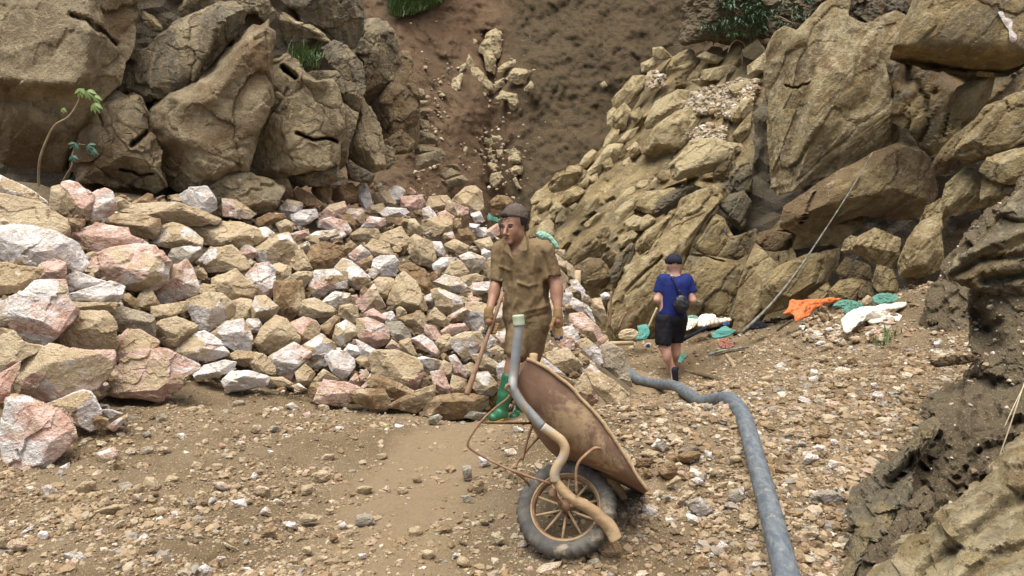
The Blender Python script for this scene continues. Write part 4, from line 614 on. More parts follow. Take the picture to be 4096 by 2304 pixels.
# crop | outline | colour | label | landmark phrase
ROCKS = """1|0,165 150,225 290,300 440,400 460,450 420,470 180,400 0,330 -120,200|tw|long pale slab sloping down at the pile top beneath the huge brown boulder|long pale slab
1|-120,330 180,390 430,450 520,520 640,600 650,740 550,740 250,690 -100,720|t|wide earthy tan rock crusted with soil under the long pale slab|wide earthy rock
1|520,280 600,265 650,330 680,520 600,560 500,460|t
1|630,240 700,225 780,240 830,290 930,360 945,470 870,600 700,590 640,480|pt|tall pinkish rock standing on the pile crest with a cream cap|tall cream capped rock
1|930,350 1050,295 1130,330 1165,500 1050,640 850,670 870,600 945,470|wp
1|650,590 840,600 850,650 740,715 680,700|b
1|1290,460 1480,340 1530,350 1540,440 1400,470|b|small brown point poking into the black gap under the cliff|small brown point
1|1060,620 1220,540 1400,560 1590,600 1600,690 1540,790 1350,760 1200,680|b|rust brown lumpy rock resting on the white rimmed pink slab|rust brown lump
1|1200,480 1550,440 1750,430 1950,500 2190,590 2150,640 1900,660 1650,650 1500,560 1250,520|tw
1|1810,360 1920,290 2080,275 2160,400 2170,480 2080,540 1960,520 1850,420|w|pure white rounded block on the crest right against the black gap|white crest block
1|2240,395 2380,410 2560,540 2500,590 2260,560|tp
1|1540,800 1610,680 1750,640 1900,690 2020,790 2010,870 1760,880 1620,860 1540,840|tw
1|1930,690 2080,640 2240,630 2400,640 2576,700 2620,800 2450,900 2280,860 2050,840|t|broad tan brown slab with a dark soil patch and a white rim|broad white rimmed slab
1|1690,1000 1740,900 1850,875 2010,880 2020,960 1890,1040 1750,1050 1680,1020|g|smooth mid grey broken face below a white tan rock|smooth grey face
1|725,745 980,650 1270,700 1290,760 1460,830 1470,870 1300,890 1000,950 900,880 740,790|p|pink slab with a white upper rim lying flat on the pile|white rimmed pink slab
1|-60,720 120,680 320,680 540,740 740,850 820,980 840,1040 700,1130 560,1100 420,1030 250,1080 0,960 -80,900|w|biggest white slab of the pile, grey veined with a pink corner|biggest white slab
1|420,1040 540,1010 650,1040 660,1190 500,1240 360,1210 370,1120|p
1|-80,1020 230,1080 420,1100 370,1180 240,1290 -80,1370|t
1|860,1050 960,980 1130,900 1390,860 1540,880 1690,1050 1660,1220 1520,1310 1300,1290 1100,1190 870,1130|tp|large tan block with white and pink broken faces below the white rimmed pink slab|large pink faced block
1|650,1190 760,1120 900,1180 1060,1230 930,1270 690,1320|w
1|670,1370 920,1290 1100,1230 1240,1280 1190,1420 1100,1440 870,1410 690,1410|w
3|-40,190 200,80 350,-50 640,-60 680,120 770,230 690,330 520,500 430,560 260,560 100,330|wp|square white block with a pale blue cast and a pointed lower corner|square white block
1|1530,1260 1680,1230 1700,1110 1870,1020 1950,1130 1985,1270 1960,1345 1760,1420 1570,1460|tp
1|1990,1030 2130,900 2330,870 2450,980 2500,1080 2400,1110 2100,1120|tw|white topped wedge with a dark flat underside|dark bottomed wedge
1|2150,1200 2370,1110 2576,1300 2530,1400 2350,1400 2160,1290|t
2|0,1060 120,1040 180,1110 190,1330 100,1390 0,1370 -100,1160|wp|white upright rock with a single pink streak|pink streaked rock
2|170,230 280,150 310,170 350,280 390,330 370,380 270,390 180,340|b|rust brown pinnacle standing up from the crest|rust brown pinnacle
2|385,330 430,275 570,360 650,430 560,470 400,430|b
2|530,180 650,165 800,185 930,240 850,280 760,310 620,240 560,250|wp|white and pink cap rock along the crest beside the rust brown pinnacle|white cap rock
2|590,180 720,200 760,310 740,420 620,400 560,310|b
2|750,370 850,270 960,240 1030,320 1000,420 820,430|b
2|1000,290 1080,230 1130,310 1170,450 1150,530 1070,460 1010,400|w
2|1150,350 1300,310 1400,420 1380,470 1230,460|t
2|1480,360 1550,280 1640,350 1500,372|r
2|1465,370 1660,360 1690,430 1640,510 1470,490|p|bright pink cube shaped rock high on the pile under a rust red cap|bright pink cube
2|1250,530 1320,480 1500,490 1530,530 1440,570 1280,560|w
2|640,560 740,460 880,425 910,500 820,570 780,640 640,600|p|smooth pink slab leaning on the upper slope|smooth pink slab
2|350,560 480,510 590,500 615,570 520,640 400,660|w
2|0,600 130,540 270,545 280,580 100,670 0,670|r|rust red flat slab tilted beside the white rounded rocks|rust red slab
2|620,620 760,580 900,620 950,700 930,750 820,700 640,680|wp
2|500,780 620,720 800,705 820,760 700,800 560,820|tw
2|200,640 300,600 380,650 360,720 250,740|t
2|0,700 100,680 180,740 160,830 0,890 -60,800|tw
2|0,900 170,780 320,740 370,830 420,930 340,1050 180,1060 20,1000|tw|big cream block with a scalloped lower edge|scalloped cream block
2|380,920 470,920 560,1090 480,1130 400,1100 340,1050 420,950|t
2|510,1000 560,880 690,830 860,880 880,980 770,1080 620,1110 540,1060|b|round brown boulder with a dark hollow in its crown|hollow crowned boulder
2|870,900 950,810 1010,870 940,960 890,990|b
2|960,750 1060,690 1220,700 1240,780 1140,810 980,800|t
2|1060,680 1150,570 1290,590 1300,650 1200,690|wp
2|1340,760 1390,710 1450,720 1440,800 1370,800|t
2|1110,870 1180,800 1330,850 1380,960 1170,970|t
2|1180,1010 1260,970 1390,975 1440,1060 1400,1160 1260,1170 1170,1110|w|chalky white rock half way up the slope under a flat tan slab|chalky white rock
2|1540,830 1600,760 1760,830 1800,980 1740,1070 1600,1030 1550,930|t|upright tan rock with a rough dark lower face|upright tan rock
2|1540,600 1600,600 1680,700 1640,790 1560,760 1530,690|t
2|1830,540 1900,510 1990,570 1970,620 1850,620|p|small salmon pink oval rock near the top end towards the worker|salmon pink oval
2|1680,500 1740,470 1810,550 1820,650 1760,600 1690,590|wp
2|1700,590 1790,600 1800,660 1690,640|b
2|1990,400 2100,290 2200,270 2260,330 2290,480 2240,540 2100,500 2010,450|t|big smooth tan boulder above the worker's cap at the pile's far end|smooth tan boulder
2|2350,430 2430,360 2530,370 2576,430 2500,500 2380,480|b|brown rounded rock just above and beside the worker's cap|brown rock by the cap
2|2160,540 2250,520 2290,600 2210,630|w
2|2150,640 2250,650 2230,720 2160,700|w
2|2310,720 2430,640 2450,750 2350,790|p
2|2040,710 2130,690 2200,770 2190,840 2090,840|b
2|1960,640 2060,590 2060,680 1980,700|b
2|2060,970 2150,930 2300,990 2290,1080 2200,1110 2080,1040|tw
2|1780,1050 1870,990 2010,985 1930,1060 1870,1130 1790,1100|w
2|1880,1140 1960,1030 2060,1020 2130,1120 2080,1180 1960,1190|t
2|1430,1090 1560,1045 1690,1110 1770,1290 1720,1370 1640,1340 1560,1200|b
2|1780,1240 1900,1160 2030,1190 2120,1280 2060,1330 1900,1310|tw
2|800,1090 880,1000 970,1030 1130,1180 1110,1290 1000,1290 880,1190|tw
2|540,1230 600,1120 780,1110 900,1200 900,1290 760,1290 650,1390 560,1350|tw|stout tan and cream rock with a pitted face in the middle of the pile|stout pitted rock
2|290,1210 420,1130 560,1130 550,1190 480,1280 370,1260|t
4|190,130 200,-50 450,-60 480,90 430,230 330,330 230,260|b|big brown block narrowing downwards below the stout pitted rock|narrowing brown block
4|660,150 780,40 940,60 920,160 790,190|tw
2|1170,1240 1240,1185 1380,1200 1400,1300 1330,1400 1220,1350|t
4|1330,150 1420,-100 1490,-150 1600,-60 1690,130 1720,220 1550,240 1400,200|t|largest plain tan rock of the middle slope, broad at its base|largest plain tan rock
4|1770,30 1850,10 2050,100 2080,220 1970,280 1830,210|tw|fluted tan rock with ribbed grooves near the worker's arm|fluted rock
2|2180,1240 2340,1230 2350,1320 2170,1370|tw
2|1740,1160 1860,1090 1840,1180 1770,1230|r
2|930,950 1050,860 1100,900 1160,960 1000,1040|wp
2|1000,1040 1160,970 1190,1040 1100,1100 1020,1100|b
2|820,560 960,560 1010,650 960,720 900,640|b
2|390,730 520,700 530,750 430,810 380,800|tp
2|2200,820 2350,780 2390,880 2280,920|t
2|1900,850 2000,800 2140,870 2090,940 1960,920|t
2|1770,830 1860,830 1900,920 1880,980 1800,940|w
3|720,140 870,150 1160,150 1140,240 980,250 760,210|t
3|1210,90 1290,60 1390,130 1380,210 1280,210|b
3|1530,190 1880,140 1880,220 1680,300 1540,290|t|flat brick like tan rock under a pink speckled one|brick like rock
3|1890,130 2080,60 2230,70 2350,180 2330,270 2100,420 1990,400 1900,220|tw|rounded cream rock tapering to a blunt lower tip|rounded cream rock
3|1110,250 1230,205 1380,235 1530,290 1550,400 1540,490 1400,480 1150,430|o|smooth olive grey rock tucked behind tan blocks|olive grey rock
3|480,560 740,270 880,250 1060,255 1140,360 1160,570 1120,650 600,610|t|big gritty tan rock in front of the square white block|big gritty rock
3|1150,560 1280,420 1400,430 1580,540 1560,600 1480,630 1300,690 1130,770 1100,790 1130,690|tp
3|1560,410 1630,330 1780,305 1970,380 1940,430 1810,570 1690,580 1590,530|t|lens shaped tan rock below the brick like one|lens shaped rock
3|1730,680 1900,480 2060,450 2190,540 2290,660 2130,720 1900,720|tw|ridge topped cream wedge with a shaded gritty side|ridge topped wedge
3|2140,460 2280,350 2440,320 2530,480 2510,610 2390,640 2240,560|tw
3|2290,680 2400,640 2576,650 2640,720 2470,790 2330,740|t
3|1960,870 2060,780 2260,735 2370,750 2330,830 2200,880 1990,920|w|white flint like rock above the dirt mound, upper of a pair|upper white flint
3|2240,940 2340,850 2500,840 2690,900 2680,970 2300,1040|w|white flint like rock lying lowest on the dirt mound|lower white flint
3|1180,820 1250,740 1390,640 1650,640 1980,780 1970,820 1830,900 1800,980 1600,1120 1400,1090 1070,1060 1130,960|p|great salmon pink rock with a tan top at the foot of the pile|great pink rock
3|100,960 210,760 510,590 700,640 1110,650 1120,780 1040,890 940,1000 800,1030 370,1150 160,1140 110,1050|tp|great tan boulder with pink and white streaks above the bottom pink block|great streaked boulder
3|-60,590 40,480 130,450 240,560 420,590 410,620 230,710 100,830 -60,900|tp
3|-60,900 100,820 200,740 180,860 100,990 90,1090 -60,1170|p
3|490,1180 830,1040 910,1060 1000,1230 990,1290 960,1400 900,1430 700,1320 600,1250|tw|white framed tan block wedged beside the bottom pink block|white framed block
O|5,1110 22,1010 60,1003 150,1038 170,1060 182,1100 140,1150 85,1192 40,1180 15,1150|wp|lowest big block of the pile, pink and white, resting on the dirt|bottom pink block
3|930,1320 1000,1290 1090,1320 1040,1400 960,1400|b
3|1070,1400 1200,1310 1280,1270 1270,1330 1150,1440|tp
3|1030,1230 1100,1220 1230,1260 1110,1310|tw
3|-40,240 80,290 90,340 40,380 -40,370|o
3|-40,400 130,430 200,560 150,580 -40,520|b
4|0,90 90,80 220,200 190,280 80,330 0,330 -60,240|tw
4|0,560 60,420 200,290 300,330 430,500 420,540 300,570 200,660 60,650|t|large three sided tan rock in the lower pile|three sided tan rock
4|430,270 480,130 590,110 780,210 760,280 590,300|t
4|350,360 480,300 600,340 640,400 600,520 470,560 400,500|tp
4|850,190 950,165 1020,190 1020,330 950,360 840,270|t
4|640,400 780,290 830,300 800,400 760,500 660,440|b
4|790,470 810,380 900,330 1000,390 1010,470 850,580 780,520|tw
4|1010,140 1110,60 1180,-30 1290,180 1200,220 1080,250|tp
4|1090,260 1180,210 1300,290 1290,350 1190,350|p
4|1020,320 1130,305 1330,400 1330,540 1210,600 1090,560 1025,470|pt|pink rimmed tan rock beside the blue grey slab|pink rimmed rock
4|1310,350 1450,340 1540,440 1550,500 1440,520 1340,450|bg|blue grey slab, the only bluish rock of the pile|blue grey slab
4|1440,310 1600,260 1680,260 1710,360 1700,440 1600,430|b
4|1700,370 1800,390 1850,470 1840,560 1760,520 1700,440|pt
4|1720,300 1800,200 1930,320 1900,390 1780,360|t
4|1870,430 1960,370 2090,360 2120,410 2050,460 1890,490|p|thin pink flake lying level near the worker's wooden handle|thin pink flake
4|2080,320 2120,160 2200,150 2320,170 2290,400 2180,440|tw|blocky tan rock just behind the worker's gloved hand|rock behind the glove
4|1930,290 2080,200 2140,230 2060,320 1960,350|tp
4|1970,520 2080,460 2250,450 2290,560 2200,660 2090,700 1990,600|tw
4|2290,560 2350,470 2420,530 2300,640|w
4|2400,440 2530,450 2540,590 2450,600|pt
4|2330,630 2430,580 2530,650 2490,710|t
4|2170,680 2280,660 2450,780 2420,850 2280,830|tw
4|1560,520 1680,480 1780,550 1840,650 1800,680 1650,600|wp
4|1450,540 1540,510 1620,680 1560,700 1460,620|t
4|1310,600 1370,520 1460,590 1440,640|pt
4|1010,520 1090,560 1210,630 1190,680 1060,680|w
4|700,700 780,640 900,650 980,710 990,790 870,930 780,850|w|bright white square topped rock in the lower pile|square topped white rock
4|450,600 650,470 790,570 790,610 580,740 540,680|tw
4|140,700 380,560 540,650 530,700 400,800 350,920 230,860|wp|pale lilac white rock with a ragged lower end|ragged lilac rock
4|0,660 90,680 190,790 190,870 0,840 -60,760|t
4|400,860 490,770 590,860 540,970 430,960|t
4|590,920 680,820 830,920 680,950 600,960|t
4|600,1130 690,930 900,960 1030,1010 970,1130 870,1150 650,1160|p|bright pink and white slab lying in front at the pile's foot|front pink slab
4|970,1130 960,1040 1120,1020 1280,1030 1340,1140 1310,1220 1160,1210 1010,1140|b|rounded brown rock joined on to the front pink slab|rounded front rock
4|1150,720 1200,650 1400,640 1600,720 1660,780 1660,900 1590,1040 1440,960 1200,870|tp|broad boulder with tan top and quartz white base in the lower pile|quartz based boulder
4|1140,920 1200,880 1440,960 1590,1050 1440,1120 1330,1080 1150,990|b
4|1330,1180 1600,1050 1790,980 1780,1100 1620,1250 1350,1200|b
4|1600,720 1680,690 1880,740 1870,790 1750,820|tw
4|1760,850 1880,840 1970,1050 1850,1060 1800,990|p
4|1950,700 2000,680 2150,870 2090,910 1990,860|wp
4|1840,830 1890,730 1970,770 1960,880 1900,900|t
4|1950,1010 1980,880 2110,930 2110,1050 2000,1080|t
4|2180,990 2220,860 2330,850 2450,1000 2380,1070 2250,1080|tw
4|1680,1270 1760,1110 1960,1080 2180,1080 2320,1100 2310,1180 2200,1290 1900,1320|b|big flat brown rock under the tip of the worker's wooden handle|flat brown footrock
4|530,1050 560,960 680,950 620,1100 560,1100|b
4|2100,1300 2160,1240 2310,1260 2230,1330|g
4|120,900 270,900 360,960 340,1000 150,960|t
4|350,990 430,960 510,1020 440,1040|tw
4|930,950 1000,860 1040,900 960,980|tp
4|1040,880 1110,810 1130,880 1040,950|p
4|2420,790 2500,730 2540,800 2500,960 2440,900|wp
4|1000,1050 1130,930 1130,1010|r
W|650,400 740,400 745,460 700,480|t|flat tan block just past the worker's shoulder below the green cloth|block by the shoulder
W|660,420 760,500 760,560 670,520|tw
W|780,620 830,620 885,690 880,740 800,690|w|bright white rock in front of the upright plank|white rock by the plank
W|720,720 790,700 800,780 730,800|tw
W|780,870 870,860 970,950 1030,1050 1010,1110 900,1060 790,950|pt|long pinkish tan boulder sloping down past the worker's hanging hand|long pinkish boulder
W|730,960 790,950 845,1030 810,1070 730,1030|w
W|830,1070 900,1040 1000,1130 1020,1250 950,1200|tw
W|530,1080 620,1090 640,1170 540,1190|b
W|610,1150 760,1120 860,1230 800,1290 650,1270|t|rough tan boulder directly behind the rim of the barrow tray|boulder behind the tray
W|1000,1120 1060,1080 1150,1130 1190,1250 1220,1380 1150,1390 1030,1300|o|tall rounded olive tan boulder at the start of the hose|boulder at the hose
Q|800,190 880,185 980,260 1080,360 1135,440 1110,455 940,390 830,280|t|flat tan slab leaning in front of the hollow path behind the barrow|leaning path slab
Q|690,290 800,130 870,190 810,220 850,340 780,390|tp
W|670,1290 840,1350 830,1400 700,1310|t
W|930,760 1000,750 1050,900 1010,920 930,830|t
W|1000,725 1030,708 1060,712 1075,750 1010,760|w
W|640,760 720,820 730,900 660,960 620,860|tw
W|850,780 930,840 960,920 880,880|w
W|640,560 700,540 760,600 740,690 660,680|t
W|800,750 900,800 930,840 840,850 780,800|w
W|880,1280 950,1230 1000,1290 930,1330|t
W|750,480 800,520 830,600 770,600|t
W|860,700 920,740 930,780 870,770|tp"""
LM = []      # things one can point at: (phrase, sight line)
ALL_ROCKS = []   # (object, colour code, outline)
RK = 'broken marble and limestone rocks of the pile'
for i, ln in enumerate(ROCKS.split('\n')):
    f = ln.split('|'); P = px(f[0], f[1]); q = P.mean(0); d = float(pile_d(q)) - .03
    if f[0] == 'Q' or (f[0] == 'W' and q[1] > 1370): d = float(np.interp(q[1], [1380, 1450, 1620], [7.6, 6.9, 5.5]))
    if f[0] == 'W' and 'boulder at the hose' in ln: d = 7.7
    ar = np.ptp(P, 0).prod()
    o = stone('rock', P, d, M_STONE, .85, 6 if ar > 60000 else 5, 500 + i, 12, 8, .07, 1.8, .011, color=PAL[f[2]], groove=0, tilt=(.35, 1.05), grow=1.10)
    if len(f) > 3: tag(o, f[3], 'rock', RK); LM.append((f[4], q))
    ALL_ROCKS.append((o, f[2], P))
# fill: smaller rocks where the traced ones leave room
W_, H_ = 520, 300; occ = np.zeros((H_, W_), bool); yy, xx = np.mgrid[0:H_, 0:W_]; SX = 4096 / W_
def inpoly(P, X, Y):
    r = np.zeros(X.shape, bool)
    for a, b in zip(P, np.roll(P, -1, 0)):
        with np.errstate(divide='ignore', invalid='ignore'):
            r ^= ((a[1] > Y) != (b[1] > Y)) & (X < (b[0] - a[0]) * (Y - a[1]) / (b[1] - a[1]) + a[0])
    return r
cx_, cy_ = (xx + .5) * SX, (yy + .5) * SX
for o, c_, P in ALL_ROCKS: occ |= inpoly(P, cx_, cy_)
PILE = px('O', "0,560 150,500 330,500 500,490 690,455 830,460 960,465 1130,500 1250,575 1390,655 1470,740 1520,820 1530,900 1450,1010 1200,1040 1060,1030 850,1000 600,975 480,950 260,985 170,1030 0,1010"); pil = inpoly(PILE, cx_, cy_)
rg = np.random.default_rng(21); cnt = 0; cand = []
for rad in (74, 60, 48, 38, 30, 24):
    for _ in range(900):
        s = rg.random(2) * np.array([2460, 1000]) + np.array([0, 690]); loc = float(np.clip(np.interp(s[0], [0, 900, 2400], [1.25, 1, .72]), .6, 1.3)); r_ = rad * loc
        m = ((cx_ - s[0]) ** 2 + (cy_ - s[1]) ** 2) < r_ ** 2
        if m.sum() < 4 or (m & ~pil).sum() > .15 * m.sum() or (m & occ).sum() > .34 * m.sum(): continue
        occ |= m; cand.append((s, r_))
for s, r_ in cand[:300 - len(ALL_ROCKS)]:
    n = rg.integers(5, 8); a = np.sort(rg.random(n) * 1.1 + np.arange(n) * 2 * np.pi / n); rr = r_ * rg.uniform(.95, 1.35, n); an = rg.uniform(-.5, .5); sq = rg.uniform(.65, .95)
    P = np.stack([np.cos(a) * rr, np.sin(a) * rr * sq], 1); P = P @ np.array([[math.cos(an), math.sin(an)], [-math.sin(an), math.cos(an)]]) + s
    c_ = rg.choice(['t', 't', 'tw', 'tw', 'b', 't', 'tp', 'w', 'pt', 'tw']); c_ = 't' if c_ == 'w' and r_ > 45 else c_
    o = stone('rock', P, float(pile_d(s)) + .15, M_STONE, .9, 5 if r_ > 34 else 4, 900 + cnt, 10, 7, .07, 1.9, .012, color=PAL[c_], tilt=(.35, 1.05)); cnt += 1; ALL_ROCKS.append((o, c_, P))
# rubble: chips filling the cracks, far too many to count
def pebble_geo(C, S, rg, lvl=1, squash=(.45, .8)):
    n, F = ico(lvl); m = len(C); nv = len(n)
    V = np.repeat(n[None], m, 0) * (1 + .34 * rg.uniform(-1, 1, (m, nv, 1)))
    V = V * np.stack([np.ones(m), rg.uniform(.6, .95, m), rg.uniform(*squash, m)], 1)[:, None]
    a, b = rg.random(m) * 6.28, rg.normal(0, .35, m); ca, sa, cb, sb = np.cos(a), np.sin(a), np.cos(b), np.sin(b)
    x, y, z = V[..., 0], V[..., 1] * cb[:, None] - V[..., 2] * sb[:, None], V[..., 1] * sb[:, None] + V[..., 2] * cb[:, None]
    V = np.stack([x * ca[:, None] - y * sa[:, None], x * sa[:, None] + y * ca[:, None], z], -1) * S[:, None, None] + C[:, None]
    F = (F[None] + (np.arange(m) * nv)[:, None, None]).reshape(-1, 3); return V.reshape(-1, 3), F, nv
PEBC = np.array([(.36, .28, .175), (.29, .215, .13), (.48, .41, .295), (.205, .145, .08), (.64, .60, .52), (.255, .24, .21), (.46, .33, .25), (.13, .095, .06), (.40, .335, .235), (.25, .165, .085)])
def pebbles(name, C, S, rg, wts, lvl=1, squash=(.45, .8), smooth=False):
    V, F, nv = pebble_geo(C, S, rg, lvl, squash); k = rg.choice(len(PEBC), len(C), p=np.array(wts) / np.sum(wts)); c_ = np.clip(PEBC[k] * rg.uniform(.75, 1.15, (len(C), 1)), 0, .9)
    c_ = np.column_stack([np.repeat(c_, nv, 0), np.ones(len(V))]); o = put(name, V, F, M_PEB, smooth=smooth, attrs={'tint': ('FLOAT_COLOR', 'POINT', c_)}); return tag(o, kind='stuff')
s = rg.random((9000, 2)) * np.array([2480, 1050]) + np.array([-20, 690]); s = s[inpoly(PILE, s[:, 0], s[:, 1])][:2600]
pebbles('rubble', at(s, pile_d(s) + rg.uniform(.20, .42, len(s))), rg.uniform(.018, .062, len(s)) * np.interp(s[:, 0], [0, 2400], [1.1, .9]), rg, (3, 3, 1.5, 2, .8, .3, .8, 2, 1, 1), 2, (.55, .95))

for Pq, n in RUB:
    q = rg.random((n * 4, 2)) * np.ptp(Pq, 0) + Pq.min(0); q = q[inpoly(Pq, q[:, 0], q[:, 1])][:n]; pebbles('rubble', at(q, ridge_d(q) - .20), rg.uniform(.03, .085, len(q)), rg, (2, .6, 5, .3, 2.5, .3, .3, .2, 4, .2), 2, (.5, .9))
q = np.vstack([rg.normal(0, 1, (170, 2)) * np.array([120, 110]) + np.array([1890, 390]), rg.normal(0, 1, (150, 2)) * np.array([75, 110]) + np.array([1990, 680]), rg.normal(0, 1, (120, 2)) * np.array([60, 200]) + np.array([1720, 560])]); pebbles('rubble', at(q, hill_d(q) - .24), rg.uniform(.015, .06, len(q)), rg, (4, 3, 2, 2, .6, .3, .3, 1, 3, 1), 1, (.5, .9))
# ------------------------------------------------------------------ gravel (stuff) and single stones
def scatter(n, y0, y1, rg, wid=.78):
    y = y0 * (y1 / y0) ** rg.random(n); x = rg.uniform(-wid, wid, n) * y; return x, y
rg = np.random.default_rng(31)
def dens(x, y):
    f = np.stack([x, y, 0 * x], -1); c = fbm(f * .9 + 4, 3) * 1.7 + fbm(f * 3.2 + 8, 2) * 1.4 + .55
    right = np.clip((x - .10 * y) * 1.5, 0, 1) * .8; return np.clip(c + right, .06, 1.4) * (1 - .78 * path_mask(x, y))
for nm, n, a, b, lvl, y1 in (('gravel', 9000, .016, .040, 2, 6.5),('gravel', 90000, .0045, .012, 1, 9), ('gravel', 26000, .010, .024, 1, 11), ('gravel', 5200, .018, .038, 2, 11)):
    x, y = scatter(n, 2.3, y1, rg); k = rg.random(n) < dens(x, y) * (1 if lvl == 1 else .8) * (np.clip((x - .02 * y) * 3, 0, 1) * .6 if b == .040 else 1); x, y = x[k], y[k]
    S = a * (b / a) ** (rg.random(len(x)) ** 1.3) * (1 + .05 * (y - 3)); z = gz(x, y) + S * .05
    rt_ = (x > .12 * y) & (rg.random(len(x)) < .85); C = np.stack([x, y, z], 1)
    for mk, wt in ((rt_, (3.5, 3.5, 1.5, 2.6, .45, 1.8, .3, 2.6, 1.8, 1.4)), (~rt_, (4.5, 4, 1.0, 3.2, .3, .7, .2, 2.4, 2, .8))):
        pebbles(nm, C[mk], S[mk], rg, wt, lvl, (.4, .75), smooth=False)
